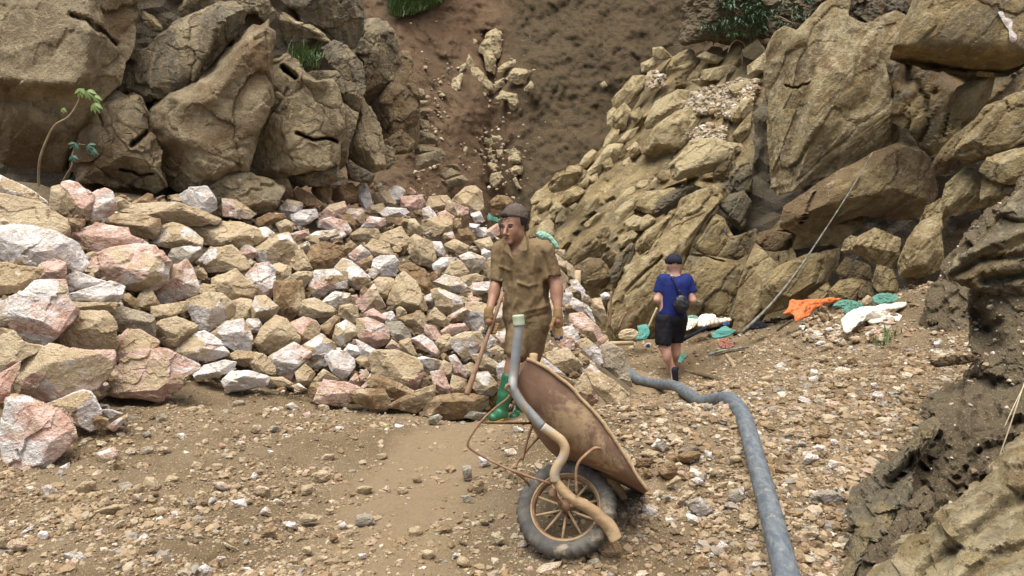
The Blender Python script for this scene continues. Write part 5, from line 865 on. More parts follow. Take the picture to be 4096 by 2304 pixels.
# stones on the dark bank and the earth slope get the same grit, pressed into it
from mathutils.bvhtree import BVHTree
def surf_pts(objs, n, rg, d_lo=.5):
    out = []
    for o in objs:
        me = o.data; V = np.empty(len(me.vertices) * 3, np.float32); me.vertices.foreach_get('co', V); V = V.reshape(-1, 3) + np.array(o.location); s_, dd = proj(V)
        N = np.empty(len(me.vertices) * 3, np.float32); me.vertex_normals.foreach_get('vector', N); N = N.reshape(-1, 3); vis = ((V - CAM) * N).sum(1) < 0; out.append(V[vis][rg.integers(0, vis.sum(), n)])
    return np.vstack(out)
bankobs = [o for o in col.objects if o.name.startswith('earth_bank')]
C = surf_pts(bankobs, 700, rg); pebbles('grit', C, .004 * 6 ** (rg.random(len(C)) ** 1.6), rg, (2, 2, 2, 2, 2, 2, .3, 2, 1, .5), 1)
STONES = """X|695,570 830,520 835,580 790,660 740,650 710,600|tp|flat three cornered speckled tan stone standing out on the dirt|speckled stone
X|820,640 900,640 890,680 850,700 820,680|b
X|300,810 350,790 410,830 400,890 350,890|tw|cream stone with parallel dark stripes|striped stone
X|540,830 600,770 690,780 680,820 600,870 560,860|t
X|850,790 920,770 960,800 900,840 860,820|g
X|175,820 220,800 285,830 270,870 200,870|tw
X|640,980 700,950 720,980 680,1010|t
X|440,1050 480,1010 550,1050 520,1120 500,1190 450,1180|t|long upright tan stone in the near gravel|long upright stone
X|50,1240 80,1190 170,1180 200,1230 140,1270|pt
X|-20,1230 -20,1100 60,1140 80,1190 40,1240|t
X|1380,660 1400,625 1450,640 1455,680 1410,690|t
X|2255,760 2270,710 2320,690 2380,700 2370,760 2290,775|t|angular tan stone at the edge of the trodden path|angular path stone
X|2170,870 2180,800 2250,790 2250,840 2210,870|b
X|2160,1040 2190,1005 2280,1010 2280,1050 2200,1065|t|smooth orange tan oval pebble on the trodden path|oval path pebble
X|1800,750 1830,700 1855,720 1840,770|w
X|1610,1200 1720,1260 1690,1270 1620,1230|t
X|1000,1380 1030,1350 1060,1370 1030,1395|dk|almost black stone, the darkest in the near dirt|black stone
X|1840,270 1910,250 1915,290 1850,300|b
X|2060,220 2110,200 2160,240 2120,260|tw
X|410,680 500,630 500,680 440,690|tw
X|1660,910 1760,890 1780,960 1760,970|w
X|1930,540 2020,560 2010,575 1940,565|w
X|2180,280 2230,265 2245,300 2210,320|p|small bright pink stone below the front pink slab|small pink stone
X|2070,295 2110,280 2120,310 2080,318|w
X|640,1000 820,940 930,935 880,990 700,1030|t
X|780,1130 850,1060 900,1045 860,1090|tw
X|150,1140 230,1080 240,1110 180,1140|w
X|1780,1410 1750,1390 1800,1385 1815,1410|w
X|1270,430 1320,420 1350,455 1320,480|tw
X|1505,410 1560,385 1595,410 1550,435|tw
Y|155,1270 200,1230 290,1230 335,1280 330,1340 200,1320|or|angular orange brown stone right beside the end of the barrow frame tube|orange brown stone
Y|570,740 600,690 660,670 690,720 680,770 620,795|b|rounded brown stone on the gravel beyond the barrow nose|rounded brown stone
Y|415,650 530,655 520,700 430,710|b
Y|520,570 560,515 620,560 600,605|pu|purplish grey stone behind the rounded brown stone|purplish stone
Y|700,600 740,575 830,570 820,600 720,620|dk|dark bluish black stone on the gravel ridge|dark ridge stone
Y|670,650 760,600 850,610 840,650 740,680|b
Y|690,950 770,870 810,880 740,950|t
Y|755,940 850,920 930,990 920,1030 840,1045 780,990|g|broad grey tan stone between barrow and hose|broad grey tan stone
Y|1040,920 1070,870 1145,850 1150,950 1100,965|bg|smooth slate blue stone touching the hose|slate blue stone
Y|945,860 970,820 1040,810 1010,870|t
Y|460,1000 480,965 560,1010 540,1050 470,1040|w|chalk white stone beside the barrow nose|chalk white stone
Y|595,1080 630,1040 690,1080 640,1110|w
Y|725,1080 760,1045 820,1080 760,1105|or
Y|600,1370 650,1330 690,1350 680,1400 620,1395|g|plain grey stone at the near edge beside an orange round one|plain grey stone
Y|695,1340 740,1310 780,1330 760,1390 710,1380|or|round orange stone at the near edge beside a plain grey one|round orange stone
Y|810,1360 860,1320 960,1390 930,1449 820,1430|or
Y|900,1300 940,1290 1000,1350 980,1370 920,1340|tw
Y|1605,490 1650,460 1740,490 1720,510 1620,510|b
Y|1605,910 1650,870 1750,870 1825,920 1800,960 1680,970|g|largest flat grey stone beyond the hose beside the bank rib|largest flat grey stone
Y|1780,880 1810,830 1835,880 1810,895|w
Y|1470,1180 1530,1145 1600,1150 1650,1130 1660,1170 1600,1210 1490,1200|tw|white edged tan stone beyond the near end of the hose|white edged stone
Y|1590,1330 1640,1310 1690,1340 1660,1380 1600,1370|tw
Y|1500,1270 1560,1240 1600,1290 1510,1300|b
Y|780,800 840,780 880,820 830,830|w
Y|620,830 690,770 720,790 660,840|t
Y|440,620 500,590 570,610 520,650|t
Y|1440,1130 1480,1080 1530,1100 1510,1150|t
Y|1690,1080 1720,1030 1770,1050 1740,1090|b
Y|960,1250 990,1210 1040,1240 1000,1280|tp
Y|880,600 925,610 930,650 890,640|w
Y|390,1180 430,1160 500,1180 480,1205|g
Y|680,1170 740,1120 750,1150 700,1190|t
Y|980,530 1020,505 1060,530 1020,550|tw
Y|1580,110 1640,90 1660,130 1600,140|w
Y|1910,630 1930,605 1955,625 1930,640|w
Y|840,1190 870,1140 920,1170 890,1220|b
Y|450,740 490,720 520,770 480,790|or
Q|30,910 60,860 130,850 130,900 80,960|b|dark brown stone beside the wheelbarrow tyre on the path side|dark stone by the tyre
Q|0,950 40,940 70,980 20,1000|g
Q|0,760 50,760 60,830 10,840|g
Q|100,700 160,710 170,750 120,760|w
Q|265,660 320,650 350,690 290,700|tw
Q|180,1190 230,1170 260,1220 220,1250|t"""
PAL.update({'dk': (-.3, 0, 1.3, .55), 'or': (.0, .5, .55, 0), 'pu': (.5, .1, .8, .8)}); CW.update({'dk': 'dark', 'or': 'orange brown', 'pu': 'purple grey'})
ALL_STONES = []; LMG = []; SG = 'loose stones lying on the quarry floor'
for i, ln in enumerate(STONES.split('\n')):
    f = ln.split('|'); P = px(f[0], f[1]); q = np.array([P[:, 0].mean(), P[:, 1].max() * .6 + P[:, 1].mean() * .4]); d = float(ground_hit(q)[0])
    o = stone('stone', P, d, M_STONE, .8, 4, 1300 + i, 4, 5, .09, 2, .03, color=PAL[f[2]])
    if len(f) > 3: tag(o, f[3], 'stone', SG); LMG.append((f[4], q))
    ALL_STONES.append((o, f[2], P))
x, y = scatter(5000, 2.75, 9.5, rg, .62); k = rg.random(len(x)) < dens(x, y) * .9; x, y = x[k], y[k]; sp, _ = proj(np.stack([x, y, gz0(x, y)], 1))
pilm = inpoly(px('O', "-50,400 1250,400 1560,880 1450,1030 1200,1050 1060,1040 850,1010 600,985 480,970 280,1000 190,1180 -50,1200"), sp[:, 0], sp[:, 1]); bar = inpoly(px('Q', "330,740 620,500 1000,700 1160,950 980,1240 600,1330 330,1200"), sp[:, 0], sp[:, 1])
rgt = sp[:, 0] > np.interp(sp[:, 1], [1400, 1500, 1700, 1950, 2304], [3800, 3700, 3600, 3400, 3330]); hz = np.abs(sp[:, 0] - np.interp(sp[:, 1], [1590, 1700, 1850, 2000, 2150, 2304], [2930, 2985, 3030, 3075, 3110, 3150])) < 80
ok = ~pilm & ~bar & ~rgt & ~hz & (sp[:, 0] > 20) & (sp[:, 0] < 4080) & (sp[:, 1] < 2290); x, y, sp = x[ok], y[ok], sp[ok]; taken = [p.mean(0) for _, _, p in ALL_STONES]; SZ = []
for j in range(len(x)):
    if len(ALL_STONES) >= 270: break
    s = sp[j]; r_ = .020 * (2.6 ** (rg.random() ** 1.6)) * FPX / y[j]
    if r_ < 17 or min(np.hypot(*(t_ - s)) for t_ in taken) < r_ * 1.7 + 22: continue
    taken.append(s); n = rg.integers(5, 8); a = np.sort(rg.random(n) * .9 + np.arange(n) * 2 * np.pi / n); rr = r_ * rg.uniform(.8, 1.2, n); an = rg.uniform(-.5, .5)
    P = np.stack([np.cos(a) * rr, np.sin(a) * rr * rg.uniform(.5, .8)], 1) @ np.array([[math.cos(an), math.sin(an)], [-math.sin(an), math.cos(an)]]) + s - np.array([0, r_ * .3])
    c_ = rg.choice(['t', 't', 't', 'tw', 'tw', 'b', 'b', 'w', 'g', 'or', 'tp', 'o', 't'], 1)[0]
    o = stone('stone', P, float(ground_hit(s)[0]), M_STONE, .8, 3, 1500 + j, 4, 5, .08, 2, .02, color=PAL[c_]); ALL_STONES.append((o, c_, P))
# ------------------------------------------------------------------ hose
hV, hF = tube_geo(HOSE, .049, 20, 14); hv2 = hV.copy(); hv2 += (fbm(hV * 6, 3) * .006)[:, None] * np.array([0, 0, 1])
_s = np.arange(len(hV)) // 20; tag(put('hose', hv2, hF, M_HOSE), 'thick blue grey hose snaking over the gravel to the near edge', 'hose')
# ------------------------------------------------------------------ wheelbarrow, tipped on its nose
def B(s, d): return at(px('Q', s), np.broadcast_to(np.asarray(d, float), (len(s.split()),)))
wc = at(px('Q', "650,1025")[0], 3.55); bar_ = empty('wheelbarrow', (wc[0], wc[1], gz0(wc[0], wc[1]).item()), 'rusty wheelbarrow tipped up on its nose, handle in the air', 'wheelbarrow')
ray = (wc - CAM) / np.linalg.norm(wc - CAM); u_ = np.cross(ray, [0, 0, 1.0]); u_ /= np.linalg.norm(u_); v_ = np.cross(u_, ray)
tl = R(24); nrm = -ray * math.cos(tl) + (-.40 * u_ + .92 * v_) * math.sin(tl); nrm /= np.linalg.norm(nrm); ax = u_ - nrm * (u_ @ nrm); ax /= np.linalg.norm(ax); ay = np.cross(nrm, ax)
def ring(rm, rs, flat, nseg=64, sec=16, bump=0, z0=0):
    a = np.linspace(0, 2 * np.pi, nseg, endpoint=False); b = np.linspace(0, 2 * np.pi, sec, endpoint=False); A, Bb = np.meshgrid(a, b, indexing='ij')
    q = rs * (1 + bump * (np.sin(A * 32 + 3 * np.abs(np.sin(Bb))) > .55) * (np.cos(Bb) > .25)); rr = rm + q * np.cos(Bb); zz = z0 + q * np.sin(Bb) * flat
    V = (wc + ax * (rr * np.cos(A))[..., None] + ay * (rr * np.sin(A))[..., None] + nrm * zz[..., None]).reshape(-1, 3)
    i, j = np.meshgrid(np.arange(nseg), np.arange(sec), indexing='ij'); k, l = (i + 1) % nseg, (j + 1) % sec
    return V, np.stack([i * sec + j, i * sec + l, k * sec + l, k * sec + j], -1).reshape(-1, 4)
whl = empty('wheel', wc); child_world(whl, bar_)
def wpart(o): o.parent = whl; o.location = Vector(o.location) - Vector(wc); return o
wpart(put('tyre', *ring(.186, .037, 1.0, 192, 20, .17), M_RUBBER)); wpart(put('rim', *ring(.150, .009, 2.4, 64, 10), M_RUSTD))
wpart(put('rim_flange', *join_geo([ring(.156, .005, 1, 64, 8, 0, .022), ring(.156, .005, 1, 64, 8, 0, -.022)]), M_MUDTUBE))
for k in range(10):
    a = k * 2 * np.pi / 10 + .2; dr = ax * math.cos(a) + ay * math.sin(a); o_ = .012 * (-1) ** k
    wpart(tube('spoke', [wc + dr * .02 + nrm * o_, wc + dr * .147], .006, M_MUDTUBE, seg=8, n=1))
wpart(tube('hub', [wc - nrm * .045, wc + nrm * .045], .021, M_RUSTD, seg=14, n=1))
axp = B("568,930", 3.44)[0]
wpart(tube('axle', [axp, wc - nrm * .10], .010, M_RUSTD, seg=10, n=1)); wpart(tube('axle_nut', [axp + nrm * .012, axp - nrm * .006], .020, M_RUSTD, seg=6, n=1))
# frame tubes: the near one from the grip down past the axle into the gravel, the far one parallel to it
near = np.vstack([at(px('W', "408,935 398,1050 384,1180 370,1300"), [3.42, 3.42, 3.42, 3.42]), B("315,262 330,300 375,370 430,432 500,510 570,560 620,600 643,650 630,705 598,755 578,805 582,855 615,900 680,955 760,1005 840,1060 905,1120 940,1170 962,1215", 3.40)])
mats_ = M_PIPE
tube('frame_tube', near[:9], .0205, M_PIPE, bar_, 14); tube('frame_tube', near[8:16], np.linspace(.0205, .0215, 8), plain('half_dusty_tube', (.40, .36, .28), (.33, .31, .27), .7, 7, .004, .3, .1, (.46, .33, .18), .5), bar_, 14); tube('frame_tube', near[15:], np.linspace(.0215, .030, len(near) - 15), M_MUDTUBE, bar_, 16, wob=.008)
far = near[3:] + np.array([.10, .46, .01]); tube('frame_tube', far, .0205, M_MUDTUBE, bar_, 12)
g0, g1 = at(px('W', "403,868")[0], 3.42), at(px('W', "410,945")[0], 3.42); tube('grip', [g0, g0 * .9 + g1 * .1, g1 * .5 + g0 * .5, g1 * .93 + g0 * .07, g1], [.021, .0265, .0255, .0265, .024], M_GRIP, bar_, 16, 3)
# tray: rim, near flank, underside, far flank
TA = "402,95 500,138 600,205 700,295 790,390 870,480 940,580 1010,690 1080,800 1160,922"; TB = "335,232 385,325 435,412 505,490 575,560 650,632 730,690 835,755 965,828 1148,926"
TC = "345,330 400,420 452,520 520,620 585,685 660,738 745,772 850,812 970,852 1146,932"
tA = B(TA, np.linspace(3.42, 3.40, 10)); tB = B(TB, np.linspace(3.45, 3.46, 10)); tC = B(TC, np.linspace(3.72, 3.74, 10)); tD = at(px('Q', TA) + np.array([-26, 16]), np.linspace(3.98, 3.96, 10)); tE = at(px('Q', TC) + np.array([-8, 6]), np.linspace(3.98, 3.96, 10))
rows = []
for a, b, t in [(tA, tB, t) for t in np.linspace(0, .999, 8)] + [(tB, tC, t) for t in np.linspace(0, .999, 6)] + [(tC, tE, t) for t in np.linspace(0, .999, 4)] + [(tE, tD, t) for t in np.linspace(0, 1, 6)]:
    rows.append(catmull(a * (1 - t) + b * t, 5))
G_ = np.array(rows); nu, nv = G_.shape[:2]
for _ in range(2): G_[1:-1] = .5 * G_[1:-1] + .25 * (G_[2:] + G_[:-2])
mid = G_.mean((0, 1)); dv = fbm(G_.reshape(-1, 3) * 5, 4).reshape(nu, nv, 1) * .012; toc_ = (CAM - G_); toc_ /= np.linalg.norm(toc_, axis=2)[..., None]; bulge = np.sin(np.clip(np.arange(nu) / 7, 0, 1) * np.pi)[:, None, None] * np.sin(np.linspace(0, np.pi, nv))[None, :, None] * .035
G_ = G_ + toc_ * (dv + bulge)
inner = G_ + np.array([.008, .012, .006]); V = np.vstack([G_.reshape(-1, 3), inner.reshape(-1, 3)]); i, j = np.meshgrid(np.arange(nu - 1), np.arange(nv - 1), indexing='ij'); b0 = i * nv + j; Q = np.stack([b0, b0 + 1, b0 + nv + 1, b0 + nv], -1).reshape(-1, 4); n_ = nu * nv
ed = []
for k in range(nv - 1): ed += [[k, k + n_, k + 1 + n_, k + 1], [(nu - 1) * nv + k, (nu - 1) * nv + k + 1, (nu - 1) * nv + k + 1 + n_, (nu - 1) * nv + k + n_]]
for k in range(nu - 1): ed += [[k * nv, (k + 1) * nv, (k + 1) * nv + n_, k * nv + n_], [k * nv + nv - 1, k * nv + nv - 1 + n_, (k + 1) * nv + nv - 1 + n_, (k + 1) * nv + nv - 1]]
tray = put('tray', V, np.vstack([Q, Q[:, ::-1] + n_, ed]), M_RUST, bar_)
e0 = np.vstack([G_[:, 0], [G_[:, 0].mean(0)]]); ef = [[k, k + 1, nu] for k in range(nu - 1)] + [[nu - 1, 0, nu]]; V2 = np.vstack([e0, e0 + np.array([.006, .012, -.006])]); put('end_plate', V2, np.array(ef + [[c + nu + 1, b + nu + 1, a + nu + 1] for a, b, c in ef]), M_RUST, bar_, smooth=False)
rimp = catmull(tA, 5) + np.array([0, -.006, .006]); tube('tray_rim', rimp, .0075, M_MUDTUBE, bar_, 8, 1, wob=.005); tube('tray_rim', catmull(tD, 5), .0075, M_RUSTD, bar_, 8, 1)
def bar(name, s, d, r, mat=M_RUSTD, fl=1.0): return tube(name, B(s, d), r, mat, bar_, 8, 4, fl)
bar('strap', "862,650 838,645 815,655 772,690 735,728 716,770 712,830 716,935", [3.40, 3.38, 3.38, 3.38, 3.38, 3.38, 3.38, 3.38], .011, M_RUSTD, .55)
bar('stay', "290,255 300,300 282,335 200,400 130,465 80,530 42,590 32,625 48,650 110,690 250,762 400,820 560,872", [3.40] * 7 + [3.40] * 6, .0052)
bar('stay', "250,762 330,800 395,850 420,885", [3.40, 3.45, 3.5, 3.56], .0052); bar('brace', "128,486 280,489 432,491", [3.40, 3.6, 3.8], .0065, M_RUSTD); bar('brace', "438,505 405,600 375,725", [3.82, 3.80, 3.78], .0065); bar('brace', "480,575 400,665 340,745 335,775", [3.9, 3.85, 3.8, 3.78], .006); bar('hook', "296,300 270,275 282,250 300,262", [3.38, 3.36, 3.37, 3.40], .006)
# ------------------------------------------------------------------ worker
def Wp(s, d):
    a = at(px('W', s), np.broadcast_to(np.asarray(d, float), (len(s.split()),))); return a if len(a) > 1 else a[0]
MW = 6.2 / FPX / 1.8113
def person(root_name, loc, label): return empty(root_name, loc, label, 'person')
def finish(name, body, mat, parent, it=2, wr=0, wf=9, stretch=(1, 1, .45), extra=None):
    V, Q = body.mesh(); V = relax(V, Q, it)
    if wr:
        N = vnormals(V, Q); q = V * np.array(stretch) * wf; V = V + N * (wr * fbm(q, 4, .55, True) - wr * .3)[:, None] + N * (.5 * wr * fbm(q * 2.6 + 5, 2))[:, None]
        if extra is not None: V = V + N * extra(V)[:, None]
    return put(name, V, Q, mat, parent), V
foot = Wp("330,1640", 6.15); wk = person('person', (foot[0], foot[1], foot[2]), 'man in a khaki shirt, backwards cap and green boots walking past the tipped wheelbarrow')
hd = Wp("378,190", 6.2); lo_ = hd + np.array([-.45, -.45, -1.72]); hi_ = hd + np.array([.50, .45, .25])
b = Body(lo_, hi_, .0065)
def hp_(s, y): return Wp(s, 6.2) + np.array([0, y, 0])
b.ell(hp_("382,178", .005), (.090, .102, .102), .0); b.ell(hp_("352,235", -.022), (.072, .078, .092), .02); b.ell(hp_("346,300", -.042), (.054, .052, .050), .03); b.ell(hp_("395,280", -.01), (.045, .055, .06), .03)
b.ell(hp_("366,262", -.072), (.032, .026, .034), .02); b.ell(hp_("300,262", -.052), (.026, .03, .034), .02)
b.cone(hp_("316,228", -.098), hp_("305,280", -.126), .009, .0155, .012); b.ell(hp_("320,287", -.106), (.02, .016, .010), .008); b.cone(hp_("280,216", -.078), hp_("362,216", -.086), .011, .012, .015)
b.cone(hp_("305,307", -.092), hp_("340,310", -.092), .008, .008, .010); b.ell(hp_("332,342", -.07), (.032, .028, .024), .02); b.ell(hp_("441,222", .0), (.012, .024, .034), .008)
for e_ in ("283,232", "345,232"): b.ell(hp_(e_, -.102), (.018, .014, .009), .008, True)
neck0, neck1 = hp_("398,300", .01), hp_("392,400", .03); b.cone(neck0, neck1, .058, .062, .03)
SL, SR = Wp("285,410", 6.27), Wp("585,415", 6.16); EL, ER = Wp("245,650", 6.22), Wp("678,660", 6.14); WL, WR = Wp("192,845", 6.06), Wp("692,845", 6.06)
b.cone(SL, SR, .062, .062, .03); CH = Wp("430,500", 6.22); PV = Wp("460,900", 6.24)
for s1, s2 in (("375,470", "400,880"), ("500,470", "520,880")): b.cone(Wp(s1, 6.22), Wp(s2, 6.24), .085, .085, .03)
b.chain([SL, EL, WL], [.055, .043, .029], .02); b.chain([SR, ER, WR], [.058, .047, .031], .02)
b.ell((WR + ER) / 2 + (ER - WR) * .2, (.045, .045, .08), .03); b.ell((WL + EL) / 2 + (EL - WL) * .2, (.042, .042, .075), .03)
HL, HR = Wp("420,930", 6.24), Wp("530,930", 6.2); KL, KR = Wp("382,1150", 6.12), Wp("472,1190", 6.26); AL, AR = Wp("275,1585", 6.12), Wp("415,1605", 6.36)
b.chain([HL, KL, AL], [.085, .056, .037], .02); b.chain([HR, KR, AR], [.085, .056, .037], .02)
b.ell(KL * .7 + AL * .3 + np.array([.008, .01, 0]), (.054, .056, .12), .03); b.ell(KR * .7 + AR * .3 + np.array([.008, .01, 0]), (.054, .056, .12), .03)
for w0, w1, s in ((WL, Wp("192,915", 6.04), 1), (WR, Wp("690,915", 6.04), 1)): b.cone(w0, w1, .027, .03, .02)
body_, BV = finish('body', b, M_SKIN, wk, 2)
def surf(V, p):        # front surface of the figure at p (x, z)
    k = (np.abs(V[:, 0] - p[0]) < .008) & (np.abs(V[:, 2] - p[2]) < .008); return V[k, 1].min() if k.any() else p[1]
def feature(name, s, r, mat, push=-.002, parent=wk):
    p = Wp(s, 6.2); p[1] = surf(BV, p) + push; n, F = ico(3); return put(name, n * np.array(r) + p, F, mat, parent)
for e_ in ("283,232", "345,232"): feature('eye', e_, (.0115, .005, .0034), M_HAIR, .002)
for e_, w_ in (("283,214", .018), ("348,213", .021)): feature('eyebrow', e_, (w_, .006, .0045), M_HAIR, .001)
feature('mouth', "322,309", (.024, .006, .0055), M_LIP, .001)
for e_ in ("308,287", "322,289"): feature('nostril', e_, (.005, .004, .0035), M_HAIR, .001)
# hair under the cap, and the cap worn back to front
b = Body(hd - .2, hd + .2, .006); b.ell(hp_("392,178", .012), (.092, .104, .105), 0); b.ell(hp_("352,240", -.04), (.085, .085, .10), 0, True); b.cone(hp_("250,300", -.05), hp_("470,262", -.05), .05, .05, 0, True); b.plane_cut(hp_("400,255", 0), (0, .0, -1)); finish('hair', b, M_HAIR, wk, 1)
b = Body(hd - .22, hd + .24, .006); b.ell(hp_("380,162", .008), (.101, .114, .110), 0); b.plane_cut(hp_("372,172", 0), (-.10, -.20, -1)); b.ell(hp_("380,175", .008), (.091, .103, .103), 0, True)
finish('cap', b, M_CAPB, wk, 1, .006, 26, (1, 1, 1)); n, F = ico(3); put('cap_opening', n * np.array([.034, .008, .020]) + hp_("304,147", -.078), F, M_HAIR, wk)
tube('cap_strap', np.array([hp_(f"{268 + 12 * k},{174 - 1.2 * abs(k - 3)}", -.097 - .006 * math.sin(k / 6 * 3.14)) for k in range(7)]), .006, M_CAPB, wk, 8, 3, .6)
b = Body(hd - .25, hd + .3, .006); b.cone(hp_("445,205", .06), hp_("468,246", .10), .035, .02, .02); b.cone(hp_("430,215", .02), hp_("462,235", .09), .02, .015, .02); finish('cap_peak', b, M_CAPB, wk, 1)
# shirt: open collar, short sleeves, loose untucked tails
b = Body(hd + np.array([-.42, -.40, -.98]), hd + np.array([.48, .42, -.02]), .0075)
b.cone(SL + np.array([.01, 0, 0]), SR, .080, .082, .03); b.cone(Wp("330,400", 6.23), Wp("520,400", 6.2), .085, .09, .03)
for s1, s2, r1, r2 in (("365,480", "390,870", .108, .098), ("515,480", "540,870", .112, .106), ("440,520", "470,850", .12, .115)): b.cone(Wp(s1, 6.20), Wp(s2, 6.22), r1, r2, .04)
b.cone(Wp("352,880", 6.2), Wp("352,985", 6.16), .058, .026, .03); b.cone(Wp("540,880", 6.22), Wp("555,930", 6.22), .105, .10, .03); b.cone(Wp("430,890", 6.2), Wp("440,930", 6.2), .105, .09, .03)
b.cone(SL, Wp("262,625", 6.22), .080, .068, .03); b.cone(SR, Wp("640,600", 6.15), .086, .080, .03)
b.cone(Wp("388,300", 6.18), Wp("378,395", 6.16), .066, .062, 0, True); b.cone(Wp("372,395", 6.08), Wp("360,500", 6.03), .050, .014, 0, True)
b.cone(Wp("258,650", 6.22), Wp("246,760", 6.22), .07, .08, 0, True); b.cone(Wp("655,640", 6.14), Wp("680,760", 6.14), .085, .09, 0, True)
def folds(V):
    q, _ = proj(V); s = (q - np.array([1850, 780])) * 1.8113; f = 0
    for x0, y0, x1, y1, w_, h_ in ((275, 520, 345, 545, 6, .010), (405, 635, 480, 662, 6, .012), (480, 660, 545, 645, 6, .008), (585, 420, 640, 600, 8, -.012), (300, 430, 285, 620, 9, -.014), (360, 500, 345, 980, 5, -.007), (560, 560, 540, 700, 12, -.014), (545, 700, 470, 820, 12, .010), (620, 700, 520, 850, 10, -.010), (440, 850, 620, 800, 9, .010), (480, 900, 610, 860, 9, -.010), (520, 440, 505, 560, 8, .008), (345, 850, 400, 760, 10, .008)):
        A_, B_ = np.array([x0, y0]), np.array([x1, y1]); ab = B_ - A_; t = np.clip(((s - A_) @ ab) / (ab @ ab), 0, 1); f = f + 1.35 * h_ * np.exp(-(np.linalg.norm(s - A_ - t[:, None] * ab, axis=1) / (w_ * 1.7)) ** 2)
    return f
finish('shirt', b, M_KHAKI, wk, 1, .016, 8, (1, 1, .5), folds)
# collar wings and pocket flaps
def flap(name, s, d, th, mat, par):
    P = np.vstack([Wp(s, d)]) if s.count(' ') else None; n = len(P); c = P.mean(0); toc = (CAM - c) / np.linalg.norm(CAM - c); V = np.vstack([P + toc * th, P - toc * th]); F = [[0, k, k + 1] for k in range(1, n - 1)] + [[n, n + k + 1, n + k] for k in range(1, n - 1)]
    F2 = [[k, (k + 1) % n + n, (k + 1) % n] for k in range(n)] + [[k, k + n, (k + 1) % n + n] for k in range(n)]; return put(name, V, np.array([f[::-1] for f in F] + F2), mat, par, smooth=False)
flap('collar', "452,290 480,310 468,400 425,405 400,385 425,330", [6.10, 6.13, 6.065, 6.055, 6.055, 6.07], .006, M_KHAKI, wk); flap('collar', "318,345 340,372 350,400 372,468 345,440 300,392", [6.10, 6.08, 6.065, 6.04, 6.05, 6.09], .006, M_KHAKI, wk)
for s in (0, 1, 2, 3): feature('button', f"{350 - 2 * s},{560 + 80 * s}", (.006, .004, .006), M_STRAW, -.03)
# rolled trousers
b = Body(np.minimum(AL, AR) + np.array([-.15, -.25, .2]), PV + np.array([.3, .3, .12]), .0075)
b.cone(Wp("430,860", 6.24), Wp("540,860", 6.22), .10, .10, .03); b.cone(Wp("415,930", 6.22), Wp("382,1140", 6.12), .10, .082, .04); b.cone(Wp("530,930", 6.22), Wp("478,1195", 6.25), .108, .088, .04); b.plane_cut(Wp("382,1128", 6.12), (.10, 0, -1)) if False else None
b.cone(Wp("376,1170", 6.12), Wp("372,1240", 6.12), .074, .09, 0, True); b.cone(Wp("472,1225", 6.25), Wp("468,1290", 6.25), .078, .095, 0, True); finish('trousers', b, M_KHAKI, wk, 2, .015, 7, (1, 1, .6))
# boots
for A_, K_, toe in ((AL, KL, Wp("222,1630", 6.02)), (AR, KR, Wp("372,1628", 6.22))):
    sh = K_ + (A_ - K_) * .40; b = Body(np.minimum(np.minimum(A_, toe), sh) - .12, np.maximum(np.maximum(A_, toe), sh) + .12, .006)
    b.chain([sh, K_ + (A_ - K_) * .7, A_, A_ + np.array([.012, .02, -.02])], [.062, .055, .046, .05], .02); b.cone(A_ + np.array([0, 0, -.012]), toe + np.array([0, 0, .018]), .046, .038, .03); b.cone(sh, sh + (sh - A_) * .3, .05, .05, 0, True); z_ = toe[2] - .018; b.plane_cut((0, 0, z_ + .012), (0, 0, -1)); bt = finish('boot', b, M_BOOT, wk, 2, .004, 12)[0]
    b = Body(np.minimum(A_, toe) - .12, np.maximum(A_, toe) + .12, .006); b.cone(A_ + np.array([.008, .015, -.03]), toe + np.array([0, 0, .008]), .05, .044, .0); b.plane_cut((0, 0, z_ + .016), (0, 0, 1)); b.plane_cut((0, 0, z_ - .008), (0, 0, -1)); o = put('sole', *b.mesh(), M_SOLE); o.parent = bt; o.location = Vector(o.location) - Vector(bt.location) - Vector(wk.location)
# gloves with fingers
def fingers(b, base, tips, r0, k=.006):
    for t in tips: b.chain([base[tips.index(t)]] + list(t), [r0] * (len(t) + 1), k)
b = Body(WR + np.array([-.10, -.10, -.26]), WR + np.array([.10, .10, .05]), .0045); b.cone(Wp("692,838", 6.06), Wp("692,875", 6.05), .037, .036, .01); b.ell(Wp("692,925", 6.045), (.040, .026, .055), .02)
rt = [("660,955", "650,990", "648,1022"), ("678,975", "672,1015", "676,1048"), ("698,980", "695,1020", "698,1052"), ("715,970", "720,1005", "716,1038")]
for q in rt: b.chain([Wp(s, 6.04 - .015 * i) for i, s in enumerate(q)], [.0125, .0115, .0095], .006)
b.chain([Wp("662,905", 6.02), Wp("644,950", 5.99), Wp("640,990", 5.98)], [.015, .0125, .010], .01); g1_, _ = finish('glove', b, M_GLOVE, wk, 1, .002, 30)
for q in rt + [("0", "644,960", "640,992")]: 
    o = tube('fingertip', [Wp(q[2], 6.0), (Wp(q[2], 6.0) + Wp(q[1], 6.01)) / 2], [.0100, .0115], M_GLOVET, None, 10, 1); o.parent = g1_; o.location = Vector(o.location) - Vector(g1_.location) - Vector(wk.location)
hA, hB = Wp("290,720", 6.10), at(px('4', "2118,1075")[0], 5.93)
def onh(t): return hA + (hB - hA) * t
gp_ = onh(.315)
b = Body(WL + np.array([-.10, -.12, -.24]), WL + np.array([.12, .10, .05]), .0045); b.cone(Wp("190,838", 6.06), Wp("188,875", 6.05), .036, .036, .01); b.ell(Wp("190,915", 6.055), (.036, .028, .052), .02)
dirh = (hB - hA) / np.linalg.norm(hB - hA); sd = np.cross(dirh, [0, -1, 0]); sd /= np.linalg.norm(sd); fr = np.cross(sd, dirh)
